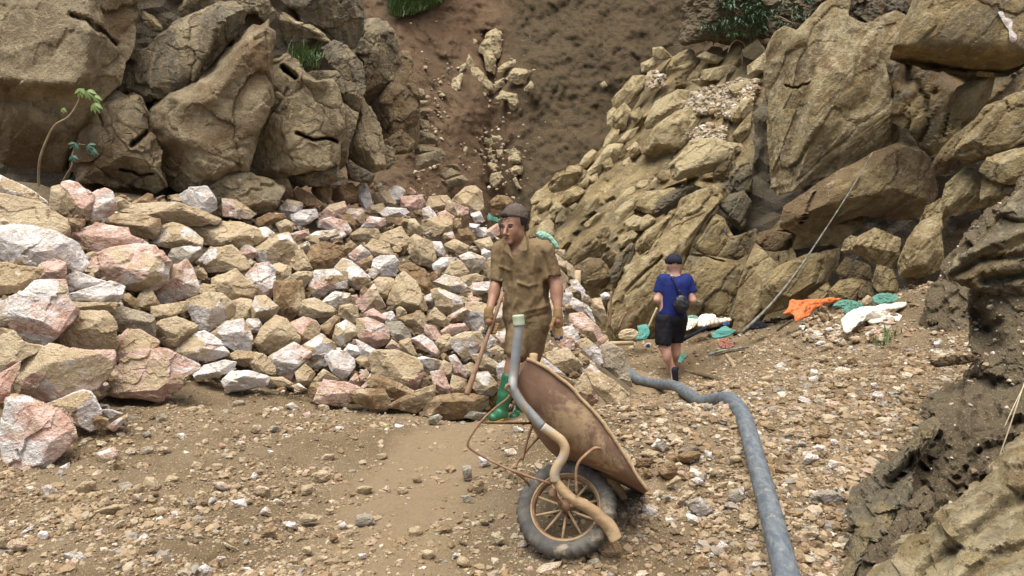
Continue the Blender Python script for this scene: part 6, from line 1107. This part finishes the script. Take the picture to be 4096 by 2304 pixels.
for k in range(4):
    c = gp_ + dirh * (.022 * k - .02); b.chain([c - sd * .045 + fr * .012, c - sd * .02 - fr * .032 * np.sign(fr[1] * -1 + 1e-9), c + sd * .02 - fr * .030 * np.sign(fr[1] * -1 + 1e-9), c + sd * .030 + fr * .005], [.0125, .012, .011, .0095], .006)
b.chain([Wp("205,890", 6.03), gp_ + sd * .03 - dirh * .045, gp_ + sd * .034 - dirh * .01], [.015, .0125, .0105], .01); g2_, _ = finish('glove', b, M_GLOVE, wk, 1, .002, 30)
for k in range(2):
    c = gp_ + dirh * (.03 + .03 * k) + sd * .030; o = tube('fingertip', [c, c + dirh * .022], .013, M_GLOVET, None, 10, 1); o.parent = g2_; o.location = Vector(o.location) - Vector(g2_.location) - Vector(wk.location)
tag(tube('tool_handle', [onh(-.02), onh(.3), onh(.62), onh(.9), onh(1.0)], [.014, .0155, .018, .0215, .0225], M_WOOD, None, 12, 4), "long wooden tool handle held in the worker's gloved hand, tip on a brown rock", 'tool handle')
# ------------------------------------------------------------------ man seen from behind
def Fp(s, d=9.6):
    a = at(px('F', s), np.broadcast_to(np.asarray(d, float), (len(s.split()),))); return a if len(a) > 1 else a[0]
f0 = Fp("700,1130"); mn = person('person', f0, 'man in a blue shirt, black shorts and cap walking away, seen from behind'); b = Body(Fp("540,1160", 9.6) - np.array([0, .5, 0]), Fp("900,190", 9.6) + np.array([0, .5, 0]), .009)
b.ell(Fp("717,275"), (.082, .098, .108), 0); b.ell(Fp("700,300", 9.66), (.06, .06, .075), .03); b.cone(Fp("720,310"), Fp("724,372"), .056, .060, .03); b.ell(Fp("672,292"), (.014, .02, .03), .01); b.ell(Fp("762,292"), (.012, .02, .03), .01)
s1, s2 = Fp("640,398"), Fp("808,398"); b.cone(s1, s2, .06, .06, .03)
for x_ in (670, 770): b.cone(Fp(f"{x_},430"), Fp(f"{x_ - 10 if x_ < 700 else x_ - 20},650"), .09, .085, .03)
e1, e2 = Fp("597,540", 9.58), Fp("852,545", 9.58); w1, w2 = Fp("640,560", 9.85), Fp("805,565", 9.85)
b.chain([s1, e1, w1], [.054, .044, .03], .02); b.chain([s2, e2, w2], [.054, .044, .03], .02)
for w_, sx in ((w1, 1), (w2, -1)):
    b.ell(w_ + np.array([.03 * sx, .05, .0]), (.03, .05, .026), .02)
    for k in range(4): b.chain([w_ + np.array([.03 * sx, .08, .022 - .015 * k]), w_ + np.array([.05 * sx, .125, .022 - .015 * k]), w_ + np.array([.075 * sx, .14, .018 - .015 * k])], [.011, .010, .009], .004)
    b.chain([w_ + np.array([.01 * sx, .05, .03]), w_ + np.array([.02 * sx, .10, .05])], [.012, .010], .006)
hl, hr = Fp("648,690"), Fp("748,690"); kl, kr = Fp("642,885", 9.58), Fp("728,870", 9.72); al, ar = Fp("705,1035", 9.62), Fp("735,1000", 9.80)
b.chain([hl, kl, al], [.09, .058, .036], .02); b.chain([hr, kr, ar], [.09, .058, .036], .02); b.ell(kl * .68 + al * .32 + np.array([.0, -.02, 0]), (.054, .056, .115), .03); b.ell(kr * .68 + ar * .32 + np.array([0, -.02, 0]), (.052, .054, .11), .03)
b.cone(al, Fp("712,1062", 9.60), .034, .03, .02); b.cone(Fp("712,1055", 9.62), Fp("716,1125", 9.58), .034, .032, .02)
gzr = gz0(ar[0], ar[1]).item(); b.cone(ar, np.array([ar[0] - .02, ar[1] + .02, gzr + .08]), .034, .03, .02); b.cone(np.array([ar[0] - .02, ar[1], gzr + .05]), np.array([ar[0] - .03, ar[1] + .18, gzr + .035]), .034, .03, .02)
finish('body', b, M_SKINP, mn, 2)
b = Body(Fp("540,690") - np.array([0, .4, 0]), Fp("900,330") + np.array([0, .4, 0]), .009); b.cone(s1 + np.array([.02, 0, -.01]), s2 + np.array([-.02, 0, -.01]), .078, .078, .03)
for x0, x1, r1, r2 in ((672, 660, .105, .092), (772, 745, .105, .096), (722, 702, .11, .105)): b.cone(Fp(f"{x0},440"), Fp(f"{x1},640"), r1, r2, .04)
b.cone(s1, Fp("607,485", 9.6), .076, .068, .03); b.cone(s2, Fp("843,490", 9.6), .076, .068, .03); b.cone(Fp("721,290"), Fp("723,352"), .06, .06, 0, True); b.cone(Fp("602,515", 9.6), Fp("592,580", 9.6), .08, .09, 0, True); b.cone(Fp("850,520", 9.6), Fp("858,585", 9.6), .08, .09, 0, True)
ts_, TV = finish('t_shirt', b, M_BLUE, mn, 2, .010, 7, (1, 1, .4))
b = Body(Fp("540,900") - np.array([0, .4, 0]), Fp("900,600") + np.array([0, .4, 0]), .009); b.cone(Fp("655,670"), Fp("745,670"), .10, .10, .03); b.cone(Fp("652,690"), Fp("640,845", 9.58), .11, .098, .04); b.cone(Fp("748,690"), Fp("732,830", 9.7), .11, .092, .04); b.plane_cut(Fp("650,645"), (.0, 0, 1)); b.cone(Fp("640,905", 9.58), Fp("640,960", 9.58), .10, .12, 0, True); b.cone(Fp("732,888", 9.7), Fp("732,940", 9.7), .10, .11, 0, True); finish('shorts', b, M_BLACK, mn, 2, .012, 7, (1, 1, .5))
b = Body(Fp("640,330") - np.array([0, .25, 0]), Fp("790,190") + np.array([0, .3, 0]), .008); b.ell(Fp("718,262"), (.096, .112, .096), 0); b.plane_cut(Fp("715,300"), (-.12, .25, -1)); b.ell(Fp("717,280"), (.084, .10, .108), 0, True); finish('cap', b, M_NAVYB, mn, 1)
b = Body(Fp("640,330") - np.array([0, .1, 0]), Fp("790,190") + np.array([0, .4, 0]), .008); b.cone(Fp("680,262", 9.69), Fp("676,268", 9.77), .05, .035, .02); finish('cap_peak', b, M_NAVYB, mn, 1)
bc = Fp("770,568", 9.43); b = Body(bc - .2, bc + .2, .007); b.ell(bc, (.082, .055, .10), 0); b.ell(bc + np.array([0, 0, -.03]), (.085, .05, .07), .03); bg_ = tag(finish('shoulder_bag', b, M_BAG, None, 1, .010, 12, (1, 1, 1))[0], "small black bag slung across the blue shirt", 'bag')
ps = []
for t in np.linspace(0, 1, 9):
    p = Fp("688,366") * (1 - t) + Fp("745,505") * t; k_ = (np.abs(TV[:, 0] - p[0]) < .03) & (np.abs(TV[:, 2] - p[2]) < .03); p[1] = TV[k_, 1].min() - .004 if k_.any() else p[1]; ps.append(p)
o = tube('strap', ps + [bc + np.array([-.02, -.01, .09])], .017, M_BAG, bg_, 8, 3, .3); o = tube('buckle', [ps[0] + np.array([-.015, -.01, .01]), ps[0] + np.array([.02, -.01, -.012])], .012, M_PIPE, bg_, 8, 1)
p_ = [Fp("752,470", 9.45), Fp("780,500", 9.44), Fp("800,525", 9.45), bc + np.array([.05, 0, .08])]; tube('strap', p_, .006, M_BAG, bg_, 6, 3)
b = Body(Fp("660,1160") - np.array([0, .2, 0]), Fp("770,1000") + np.array([0, .2, 0]), .007); b.cone(Fp("722,1050", 9.53), Fp("728,1128", 9.55), .040, .036, 0); b.plane_cut(Fp("718,1080", 9.545), (0, 1, -.05)); finish('sandal', b, M_NAVYB, mn, 1)
b = Body(ar + np.array([-.2, -.2, -.3]), ar + np.array([.2, .4, .1]), .008); b.cone(np.array([ar[0] - .02, ar[1] - .02, gzr + .02]), np.array([ar[0] - .03, ar[1] + .2, gzr + .015]), .05, .045, 0); b.plane_cut((0, 0, gzr + .025), (0, 0, 1)); finish('sandal', b, M_NAVYB, mn, 1)
# ------------------------------------------------------------------ poles, tools, sacks
def stick(name, c, s, d, r, mat, label, cat, group=None, n=5, wob=0, seg=10):
    P = px(c, s); return tag(tube(name, at(P, np.broadcast_to(np.asarray(d, float), (len(P),))), r, mat, None, seg, n, 1, wob), label, cat, group)
stick('leaning_pole', 'O', "2196,382 2145,470 2068,590 2000,690 1935,770 1868,835", [9.5, 9.4, 9.3, 9.2, 9.1, 9.0], [.006, .007, .009, .012, .015, .019], M_POLE, 'long lichen grey pole leaning from the ground up to the undercut line', 'pole', wob=.012)
stick('wooden_shaft', 'F', "262,480 258,600 250,745", 10.9, [.016, .017, .018], M_WOOD, 'upright wooden shaft standing against the rock behind the stone pile', 'tool handle'); stick('wooden_shaft', 'F', "370,630 340,690 315,745", 10.9, [.014, .015, .016], M_WOOD, 'short slanting wooden shaft next to the upright one', 'tool handle'); stick('wooden_shaft', 'F', "595,600 565,665 530,745", 10.6, .015, M_STRAW, 'thin pale shaft slanting up behind the teal sack by the blue shirt', 'tool handle')
stick('wood_beam', 'F', "210,860 420,855", [10.2, 10.4], .03, M_PLANK, 'pale beam lying across the far end of the path', 'beam'); stick('pipe', 'F', "785,832 880,780 965,738", [9.8, 10, 10.1], .022, M_NAVYB, 'dark straight pipe lying in front of the white sacks', 'pipe')
stick('branch', 'F', "790,1050 900,1080 1000,1105 1100,1140 1210,1160", [9.0, 8.7, 8.4, 8.2, 8.0], [.012, .02, .026, .022, .012], M_DARK, 'dark bent branch on the ground past the sandalled feet', 'branch', wob=.01); stick('branch', 'F', "1095,945 1130,985 1165,1050", [8.8, 8.6, 8.4], [.022, .024, .016], M_STEM, 'short brown stub of wood between the dark branch and the twig bundle', 'branch', wob=.01)
stick('branch', 'F', "1270,935 1380,940 1475,925", [8.7, 8.6, 8.6], [.014, .022, .012], M_DARK, 'dark stick lying below the orange tarp', 'branch', wob=.008); stick('branch', 'F', "970,940 1080,910 1260,885", [9.2, 9.1, 9.1], [.014, .018, .01], M_POLE, 'pale grey stick beside the foot of the leaning pole', 'branch', wob=.008); stick('branch', 'F', "1010,945 1120,915 1230,905", [9.1, 9.0, 9.0], [.01, .014, .008], M_DARK, 'thin dark stick lying along the pale grey stick', 'branch'); stick('branch', 'F', "770,1165 860,1185 1020,1198", [8.2, 8.0, 7.8], [.008, .014, .008], M_STEM, 'thin light stick on the ground just behind the hose', 'branch')
stick('branch', 'F', "1465,765 1520,725 1575,690", [8.9, 8.8, 8.7], .013, M_DARK, 'short dark stick poking out under the orange tarp', 'branch'); stick('branch', 'D', "1470,200 1490,150 1530,110 1580,130 1600,185", [13.6] * 5, .010, M_STEM, 'dry arched twig on the ridge beneath the dark shrubs', 'twig'); stick('branch', 'D', "1575,300 1572,200", [13.5] * 2, .010, M_STEM, 'dry upright twig by the corner rock of the ridge', 'twig')
stick('dry_stem', 'G', "925,960 960,860 1000,740 1030,650", [3.5, 3.5, 3.52, 3.6], [.003, .003, .0025, .002], M_STRAW, 'dry straw stem hanging across the dark foreground bank, lower one', 'dry stem'); stick('dry_stem', 'G', "945,840 985,750 1040,640", [3.5, 3.52, 3.6], [.0025, .0025, .002], M_STRAW, 'dry straw stem hanging across the dark foreground bank, upper one', 'dry stem')
stick('plank', 'W', "835,545 835,690", 9.7, .05, M_PLANK, 'pale board standing upright behind the pile past the worker', 'board', seg=4)
def cloth(name, c, s, d, mat, label, cat='sack', th=.35, seed=0, wr=.10, lvl=5, group=None, pl=2, **k):
    """a draped sheet: an outline lying back on the slope, thrown into folds, with two sides and an edge"""
    P = px(c, s); d0 = min(d, float(ground_hit([P[:, 0].mean(), P[:, 1].max()])[0]) - .02) if c == 'F' else d; seg, rings = 84, 22; ctr = P.mean(0); Q = catmull(np.vstack([P, P[:1]]), 12); Q = Q[np.linspace(0, len(Q) - 1, seg, endpoint=False).astype(int)]
    t = np.linspace(0, 1, rings) ** .8; q = ctr + (Q - ctr)[None] * t[:, None, None]; sz = math.sqrt(np.ptp(P, 0).prod()) * d0 / FPX; lean = 1.1 if name in ('tarp', 'sack', 'rag') and c == 'F' else .3
    dd = d0 + (P[:, 1].max() - q[..., 1]) * d0 / FPX * lean; V = at(q.reshape(-1, 2), dd.ravel()); rr = np.random.default_rng(seed); ax_ = np.array([rr.normal(), .2, rr.normal() * .7]); ax_ /= np.linalg.norm(ax_); W_ = V - .72 * (V @ ax_)[:, None] * ax_
    f_ = .13 * fbm(W_ * (4.5 / sz) + seed * 9, 3, .5, True) + .05 * fbm(W_ * (12 / sz) + seed * 5, 3, .55, True) + .012 * fbm(V * (16 / sz), 2); e_ = np.repeat(t, seg); h_ = sz * (f_ * (1.15 - .5 * e_) + th * .24 * np.sqrt(np.clip(1 - e_ ** 2, 0, 1)))
    rv = V - CAM; rv /= np.linalg.norm(rv, axis=1)[:, None]; nd = -rv * .75 + np.array([0, 0, .6]); V = V + nd * h_[:, None]; B_ = V - nd * (.012 + .5 * np.clip(h_, 0, 1) * (1 - e_))[:, None]; n_ = len(V)
    i_, j_ = np.meshgrid(np.arange(rings - 1), np.arange(seg), indexing='ij'); k_ = (j_ + 1) % seg; F = np.stack([i_ * seg + j_, (i_ + 1) * seg + j_, (i_ + 1) * seg + k_, i_ * seg + k_], -1).reshape(-1, 4); j_ = np.arange(seg); k_ = (j_ + 1) % seg; b_ = (rings - 1) * seg; E = np.stack([b_ + j_, b_ + j_ + n_, b_ + k_ + n_, b_ + k_], 1)
    return tag(put(name, np.vstack([V, B_]), np.vstack([F, F[:, ::-1] + n_, E]), mat), label, cat, group)
cloth('tarp', 'F', "1505,655 1545,600 1560,555 1640,548 1760,550 1850,535 1930,540 1900,560 1800,590 1740,620 1690,670 1600,705 1580,660", 8.75, M_ORANGE, 'bright orange tarp draped over rubble beside the green sacking', 'tarp', .22, 1, .05, 6)
cloth('sack', 'F', "1860,595 1900,560 1960,545 2040,560 2100,580 2110,610 2030,620 1990,660 1950,640 1940,610", 8.6, M_GREENC, 'crumpled green sacking between the orange tarp and a tan stone', 'sack', .3, 2, .12); cloth('sack', 'F', "2150,530 2200,502 2280,500 2340,520 2365,570 2290,570 2200,580 2165,560", 8.35, M_GREENC, 'highest dark green sack beside the bare earth slope', 'sack', .4, 3, .12)
cloth('sack', 'F', "1925,700 1980,645 2080,610 2200,590 2390,575 2380,610 2280,640 2240,680 2140,690 2060,720 1990,790 1950,780", 8.2, M_WHITEC, 'long cream sack spread on the stones below the green sacks', 'sack', .22, 4, .10, 6); cloth('sack', 'F', "2120,680 2200,640 2280,630 2365,660 2360,705 2290,700 2200,715 2130,712", 8.1, M_WHITEC, 'white sack lying on the end of the long cream sack', 'sack', .3, 5, .12, color=(1, 1, 1, 1))
tag(stone('stone', px('F', "2080,550 2120,510 2155,530 2160,580 2130,605 2090,590"), 8.35, M_STONE, .8, 4, 61, 3, 5, .09, 2, .03, color=PAL['t']), 'single tan stone lying between the two green sacks', 'stone')
cloth('sack', 'F', "800,700 830,680 900,690 880,720 850,750 800,765", 10.3, M_WHITEC, 'small white rag right beside the black shorts', 'sack', .3, 6, .12); cloth('sack', 'F', "870,720 900,670 940,650 1010,655 1040,690 1120,680 1130,700 1060,715 1000,725 950,740 900,740", 10.4, M_WHITEC, 'white sacks heaped against the smooth wall of stone', 'sack', .5, 7, .12, 6); cloth('sack', 'F', "800,670 840,655 890,665 870,690 820,695", 10.5, M_MINT, 'pale green sack behind the small white rag', 'sack', .4, 8, .1)
cloth('sack', 'F', "985,800 1020,770 1085,738 1130,760 1170,765 1140,790 1090,815 1010,825", 9.7, M_TEAL, 'folded teal sack lying alone on the slope near the pole foot', 'sack', .3, 9, .08); cloth('sack', 'F', "450,735 490,725 525,730 542,790 510,828 460,835 440,830 460,790", 10.4, M_TEAL, 'teal sack standing by the shafts next to the blue shirt', 'sack', .5, 10, .08); cloth('sack', 'F', "755,960 770,930 800,940 812,955 790,975 770,1000 745,995", 9.5, M_GREENC, 'small green rag at the sandalled feet', 'rag', .4, 11, .12)
cloth('sack', 'F', "1230,745 1270,710 1330,700 1395,725 1380,745 1300,755", 9.35, M_BLACK, 'black plastic heap behind the foot of the leaning pole', 'sack', .4, 12, .12); cloth('rag', 'F', "1030,860 1060,825 1110,830 1150,870 1120,895 1060,890", 9.2, M_REDC, 'faded red rag near the foot of the leaning pole', 'rag', .25, 13, .14); cloth('rag', 'F', "1880,1045 1920,1030 1995,1045 1970,1065 1900,1062", 7.4, M_WHITEC, 'pale plastic scrap on the gravel slope below the sacks', 'rag', .2, 14, .12)
cloth('rag', 'F', "1070,715 1090,702 1120,708 1115,725 1075,728", 10.1, M_BLUEP, 'small blue plastic scrap beside the heaped white sacks', 'rag', .5, 15, .06, 4); cloth('rag', 'F', "515,868 535,862 545,880 520,885", 10.0, M_BLUEP, 'tiny blue scrap on the path by the far beam', 'rag', .5, 16, .06, 4); cloth('basket', 'F', "312,800 335,770 390,755 440,765 465,790 440,825 380,838 325,828", 10.5, M_STRAW, 'round shallow straw basket lying beside the teal sack', 'basket', .35, 17, .02, 5)
cloth('sack', 'K', "290,685 300,668 345,662 420,705 470,775 472,800 445,797 400,745 330,725", 9.4, M_MINT, "rolled mint green sack just past the worker's shoulder", 'sack', .8, 18, .04); cloth('sack', 'K', "290,705 330,725 400,750 425,775 380,785 320,770", 9.35, M_WHITEC, 'white cloth under the rolled mint green sack', 'sack', .3, 19, .05); cloth('rag', 'H', "200,390 225,310 260,330 300,370 370,385 395,460 330,450 270,440 225,430", 9.9, M_GREENC, "green rag on the pile beside the worker's face", 'rag', .4, 20, .1)
for i, (s, c_) in enumerate((("1760,640 1830,650 1850,690 1790,700", 'b'), ("1840,640 1900,660 1890,700 1850,690", 'b'), ("1870,670 1920,660 1950,700 1890,720", 'tw'), ("1800,760 1850,740 1900,780 1830,800", 'tw'), ("1880,840 1940,815 1950,835 1900,858", 'w'), ("1990,820 2030,805 2060,840 2010,850", 'tw'), ("2100,740 2180,730 2200,750 2120,765", 'tw'), ("2150,780 2200,765 2240,790 2170,810", 'tp'), ("2240,700 2300,700 2340,720 2260,735", 'tp'), ("1780,880 1850,855 1880,900 1800,920", 't'), ("1690,700 1750,690 1760,720 1700,730", 'b'), ("1970,960 2010,955 2050,1000 1980,1010", 'b'), ("2140,1150 2180,1140 2200,1180 2150,1185", 'tw'), ("1780,580 1830,600 1820,640 1770,620", 'b'), ("1560,800 1620,770 1640,800 1600,815", 't'))):
    P = px('F', s); q = np.array([P[:, 0].mean(), P[:, 1].max()]); o = stone('stone', P, min(float(ground_hit(q)[0]), 8.5), M_STONE, .9, 4, 1900 + i, 4, 5, .09, 2, .03, color=PAL[c_]); ALL_STONES.append((o, c_, P)); 
LMG += [('orange tarp', px('F', "1700,610")[0]), ('long cream sack', px('F', "2080,660")[0]), ('pale plastic scrap', px('F', "1930,1048")[0]), ('folded teal sack', px('F', "1070,785")[0])]
q = rg.random((700, 2)) * np.array([360, 190]) + px('F', "1650,640")[0]; q = q[(q[:, 1] < 1370 + (q[:, 0] - 3300) * .0)]; pd = ground_hit(q); P = at(q, pd); pebbles('rubble', P + np.array([0, 0, .02]), rg.uniform(.015, .05, len(P)), rg, (3, 2, 2, 3, 2, 1, 1, 1, 1, 1), 2)
# ------------------------------------------------------------------ plants
def blades(base, n, L, spread, rg, w_=.006, droop=.5, up=1.0):
    V = []; F = []
    for k in range(n):
        p0 = base[rg.integers(len(base))] if np.ndim(base) > 1 else base; p0 = p0 + rg.normal(0, spread, 3) * np.array([1, 1, .25]); a = rg.random() * 6.28; dr = np.array([math.cos(a), math.sin(a), 0]); l = L * rg.uniform(.5, 1.15); sd_ = np.array([-dr[1], dr[0], 0]); le = rg.uniform(.15, 1) * droop; m = len(V)
        for t in (0, .35, .7, 1):
            c = p0 + np.array([0, 0, up]) * l * (t - .45 * le * t * t) + dr * l * le * t ** 1.5; wd = w_ * (1 - t) + .0006; V += [c - sd_ * wd, c + sd_ * wd]
        for j in range(3): F.append([m + 2 * j, m + 2 * j + 1, m + 2 * j + 3, m + 2 * j + 2])
    return np.array(V), np.array(F)
rg = np.random.default_rng(77); gb = at(px('B', "520,500 560,470 600,490 640,480 660,440 580,430 540,420 620,400"), [9.75] * 8); V, F = blades(gb, 170, .30, .07, rg, .006, 1.5); tag(put('grass_tuft', V, F, M_GRASS, smooth=False), 'bright green grass tuft growing on the cliff above the pale boulder', 'grass tuft')
gq = rg.random((1500, 2)) * np.array([240, 180]) + np.array([1560, -110]); lim = np.interp(gq[:, 0], [1560, 1600, 1680, 1760, 1800], [75, 66, 48, 20, -40]); gq = gq[gq[:, 1] < lim]; V, F = blades(at(gq, hill_d(gq) - .25), 9000, .26, .05, rg, .008, 1.2); tag(put('grass', V, F, M_GRASS, smooth=False), kind='stuff')
for s, n, dd, lab in (("2240,870", 40, 7.2, 'small green weed on the dark earth slope below the white sack'), ("2270,800", 24, 7.3, 'sparse green sprig on the earth slope beside the white sack')): p = at(px('F', s), np.array([dd])); V, F = blades(p, n, .12, .05, rg, .006, .8); tag(put('weed', V, F, M_GRASS, smooth=False), lab, 'weed')
def leaflet(p, dr, nrm_, L, w_):
    t = np.linspace(0, 1, 6); wd = w_ * np.sin(np.pi * t ** .8) + .0005; sd_ = np.cross(dr, nrm_); sd_ /= np.linalg.norm(sd_); V = []
    for a, b_ in zip(t, wd): c = p + dr * L * a - nrm_ * L * .25 * a * a; V += [c - sd_ * b_ + nrm_ * b_ * .25, c, c + sd_ * b_ + nrm_ * b_ * .25]
    V = np.array(V); F = [[3 * i + k, 3 * i + k + 1, 3 * i + k + 4, 3 * i + k + 3] for i in range(5) for k in (0, 1)]; return V, np.array(F)
def sapling(c, stem, d, rs, clusters, mat, label, name='seedling'):
    P = at(px(c, stem), np.broadcast_to(np.asarray(d, float), (len(stem.split()),))); r0 = empty(name, P[0], label, 'seedling'); tube('stem', P, rs, M_STEM, r0, 8, 5)
    for s, dd, n, L, a0, sp in clusters:
        p = at(px(c, s)[0], np.array(dd))
        for k in range(n):
            a = a0 + sp * (k - (n - 1) / 2); dr = np.array([math.sin(a), -.25, math.cos(a)]); dr /= np.linalg.norm(dr); nn = np.array([.15, -.85, .5]); nn -= dr * (nn @ dr); nn /= np.linalg.norm(nn); V, F = leaflet(p, dr, nn, .72 * L * (1 - .1 * abs(k - (n - 1) / 2)), L * .12); put('leaf', V, F, mat, r0)
sapling('A', "292,1430 280,1300 290,1150 340,1010 400,905 490,850 550,770 580,700 610,640", [8.15, 8.1, 8.0, 7.95, 7.9, 7.9, 7.9, 7.9, 7.9], np.linspace(.014, .005, 9), [("590,640", 7.88, 4, .15, 3.3, .55), ("640,650", 7.88, 4, .16, 2.7, .5), ("690,690", 7.85, 3, .13, 2.6, .5), ("690,745", 7.85, 4, .16, 2.9, .5), ("460,780", 7.9, 3, .09, 3.1, .6)], M_LEAF, 'thin seedling with bright hand shaped leaves in front of the huge brown boulder')
sapling('A', "440,1350 480,1270 520,1200 525,1120 560,1050 620,1050", [8.5, 8.45, 8.4, 8.4, 8.4, 8.4], np.linspace(.011, .004, 6), [("545,1035", 8.38, 4, .13, 3.6, .7), ("640,1045", 8.38, 4, .14, 2.4, .6), ("680,1080", 8.36, 3, .12, 3.0, .6), ("530,1125", 8.36, 4, .12, 3.0, .6)], M_LEAFD, 'darker teal leaved seedling lower in front of the low cracked boulder')
def shrub(c, s, d, n, L, w_, label, mat=M_LEAFO, dep=.5):
    P = px(c, s); lo, hi = P.min(0), P.max(0); q = rg.random((n * 3, 2)) * (hi - lo) + lo; q = q[inpoly(P, q[:, 0], q[:, 1])][:n]; cl = rg.random((14, 2)) * (hi - lo) + lo; k = np.array([np.argmin(np.hypot(*(cl - a).T)) for a in q]); q = q * .62 + cl[k] * .38
    C = at(q, np.full(len(q), d) + rg.uniform(-dep, dep, len(q))); g = []
    base = at(np.array([P[:, 0].mean(), hi[1] + 5]), np.array(d + .1)); r0 = empty('shrub', base, label, 'shrub')
    for p in C:
        a = rg.random() * 6.28; dr = np.array([math.cos(a), math.sin(a), rg.uniform(-.9, .5)]); dr /= np.linalg.norm(dr); nn = np.array([0, 0, 1.0]); nn -= dr * (nn @ dr); nn /= np.linalg.norm(nn); g.append(leaflet(p, dr, nn, L * rg.uniform(.6, 1.2), w_))
    V, F = join_geo(g); put('foliage', V, F, mat, r0)
    for k in range(5):
        tip = C[rg.integers(len(C))]; tube('stem', [base + rg.normal(0, .08, 3), (base + tip) / 2 + rg.normal(0, .06, 3), tip], [.014, .010, .004], M_STEM, r0, 6, 4)
shrub('E', "0,40 120,0 240,30 300,90 290,190 200,240 60,220 0,200", 13.6, 1500, .12, .013, 'feathery green shrub hanging at the top above the jointed ridge'); shrub('E', "-160,130 0,100 30,220 -60,240 -160,210", 14.4, 600, .11, .012, 'thin green shrub at the top corner of the dark clay wall'); shrub('E', "-60,-60 260,-60 240,20 100,10 -20,60", 14.2, 900, .13, .016, 'shaded dark foliage along the top edge over the clay wall', M_LEAFO); shrub('E', "280,40 400,-20 560,-40 600,60 480,150 330,170", 13.4, 450, .10, .011, 'sparse dull shrub on the earth beside the pointed tip of the streaked slab', M_LEAFO)
bq = px('E', "-250,-80 300,-80 640,-80 620,90 540,160 400,210 300,260 200,300 60,260 -100,240 -250,260")
tag(stone('earth_bank', bq, 14.3, M_DARK, .4, 6, 88, 3, 0, .05, 5, .05, dfun=lambda p: 14.3 - (p[:, 0] - 2950) * .002), 'dark soil at the top of the ridge where the shrubs grow', 'earth bank')
# ------------------------------------------------------------------ labels for the rocks and stones that have none yet: look first, then what they lie beside
def shape_word(P):
    w_, h_ = np.ptp(P, 0); r_ = w_ / max(h_, 1)
    hull = abs((P[:, 0] * np.roll(P[:, 1], -1) - np.roll(P[:, 0], -1) * P[:, 1]).sum() / 2) / (w_ * h_)
    return 'flat' if r_ > 1.75 else 'upright' if r_ < .8 else 'wedge shaped' if hull < .6 else 'blocky' if hull > .72 else 'angular'
def label_all(items, lms, noun, group, extra):
    L = lms + extra; pts = np.array([p for _, p in L]); used = set(); ar = np.array([np.ptp(P, 0).prod() for _, _, P in items]); lo, hi = np.quantile(ar, [.45, .82]); todo = sorted([i for i in range(len(items)) if 'label' not in items[i][0].keys()], key=lambda i: -ar[i])
    for i in todo:
        o, c_, P = items[i]; q = P.mean(0); size = 'small' if ar[i] < lo else 'large' if ar[i] > hi else ''; base = ' '.join(x for x in (size, CW[c_], shape_word(P), noun) if x)
        D = np.hypot(*(pts - q).T); order = np.argsort(D)[:9]; opts = []
        for a in order:
            dx, dy = q - pts[a]; rel = 'above' if dy < -abs(dx) * .8 else 'below' if dy > abs(dx) * .8 else 'beside'
            opts.append(f'{base} {rel} the {L[a][0]}')
        for a in order[:5]:
            for b in order[:7]:
                if a != b and (pts[a] - q) @ (pts[b] - q) < 0: opts.append(f'{base} between the {L[a][0]} and the {L[b][0]}')
        for a in order[:4]:
            for b in order[:7]:
                if a != b: opts.append(f'{base} near the {L[a][0]}, towards the {L[b][0]}')
        opts = [t for t in opts if len(t.split()) <= 16]
        lab = next((t for t in opts if t not in used), opts[0]); used.add(lab); tag(o, lab, noun, group)
XT = [("worker's cap", (2045, 850)), ("worker's bent elbow", (1985, 1140)), ("wooden handle", (1930, 1400)), ("handle tip", (1862, 1575)), ("green boot", (1990, 1620)), ("worker's hanging glove", (2230, 1310)), ('barrow tray', (2300, 1560)), ('mint green sack', (2190, 950)), ('upright plank', (2315, 1115))]
label_all(ALL_ROCKS, LM, 'rock', RK, XT)
label_all(ALL_STONES, LMG, 'stone', SG, [('barrow tyre', (2260, 2040)), ('barrow nose', (2580, 1970)), ('near end of the hose', (3120, 2250)), ('hose bend', (2950, 1600)), ('middle of the hose', (3040, 1850)), ("barrow's wire stand", (1900, 1760)), ('bottom pink block', (150, 1750)), ('front pink slab', (1400, 1560)),
    ('great pink rock', (600, 1510)), ('lower white flint', (960, 1540)), ('dark bank', (3420, 2100)), ("worker's boots", (2000, 1670)), ('leaning path slab', (2480, 1600)), ('thrown white sacks', (3480, 1260)), ('leaning pole foot', (2990, 1360))])
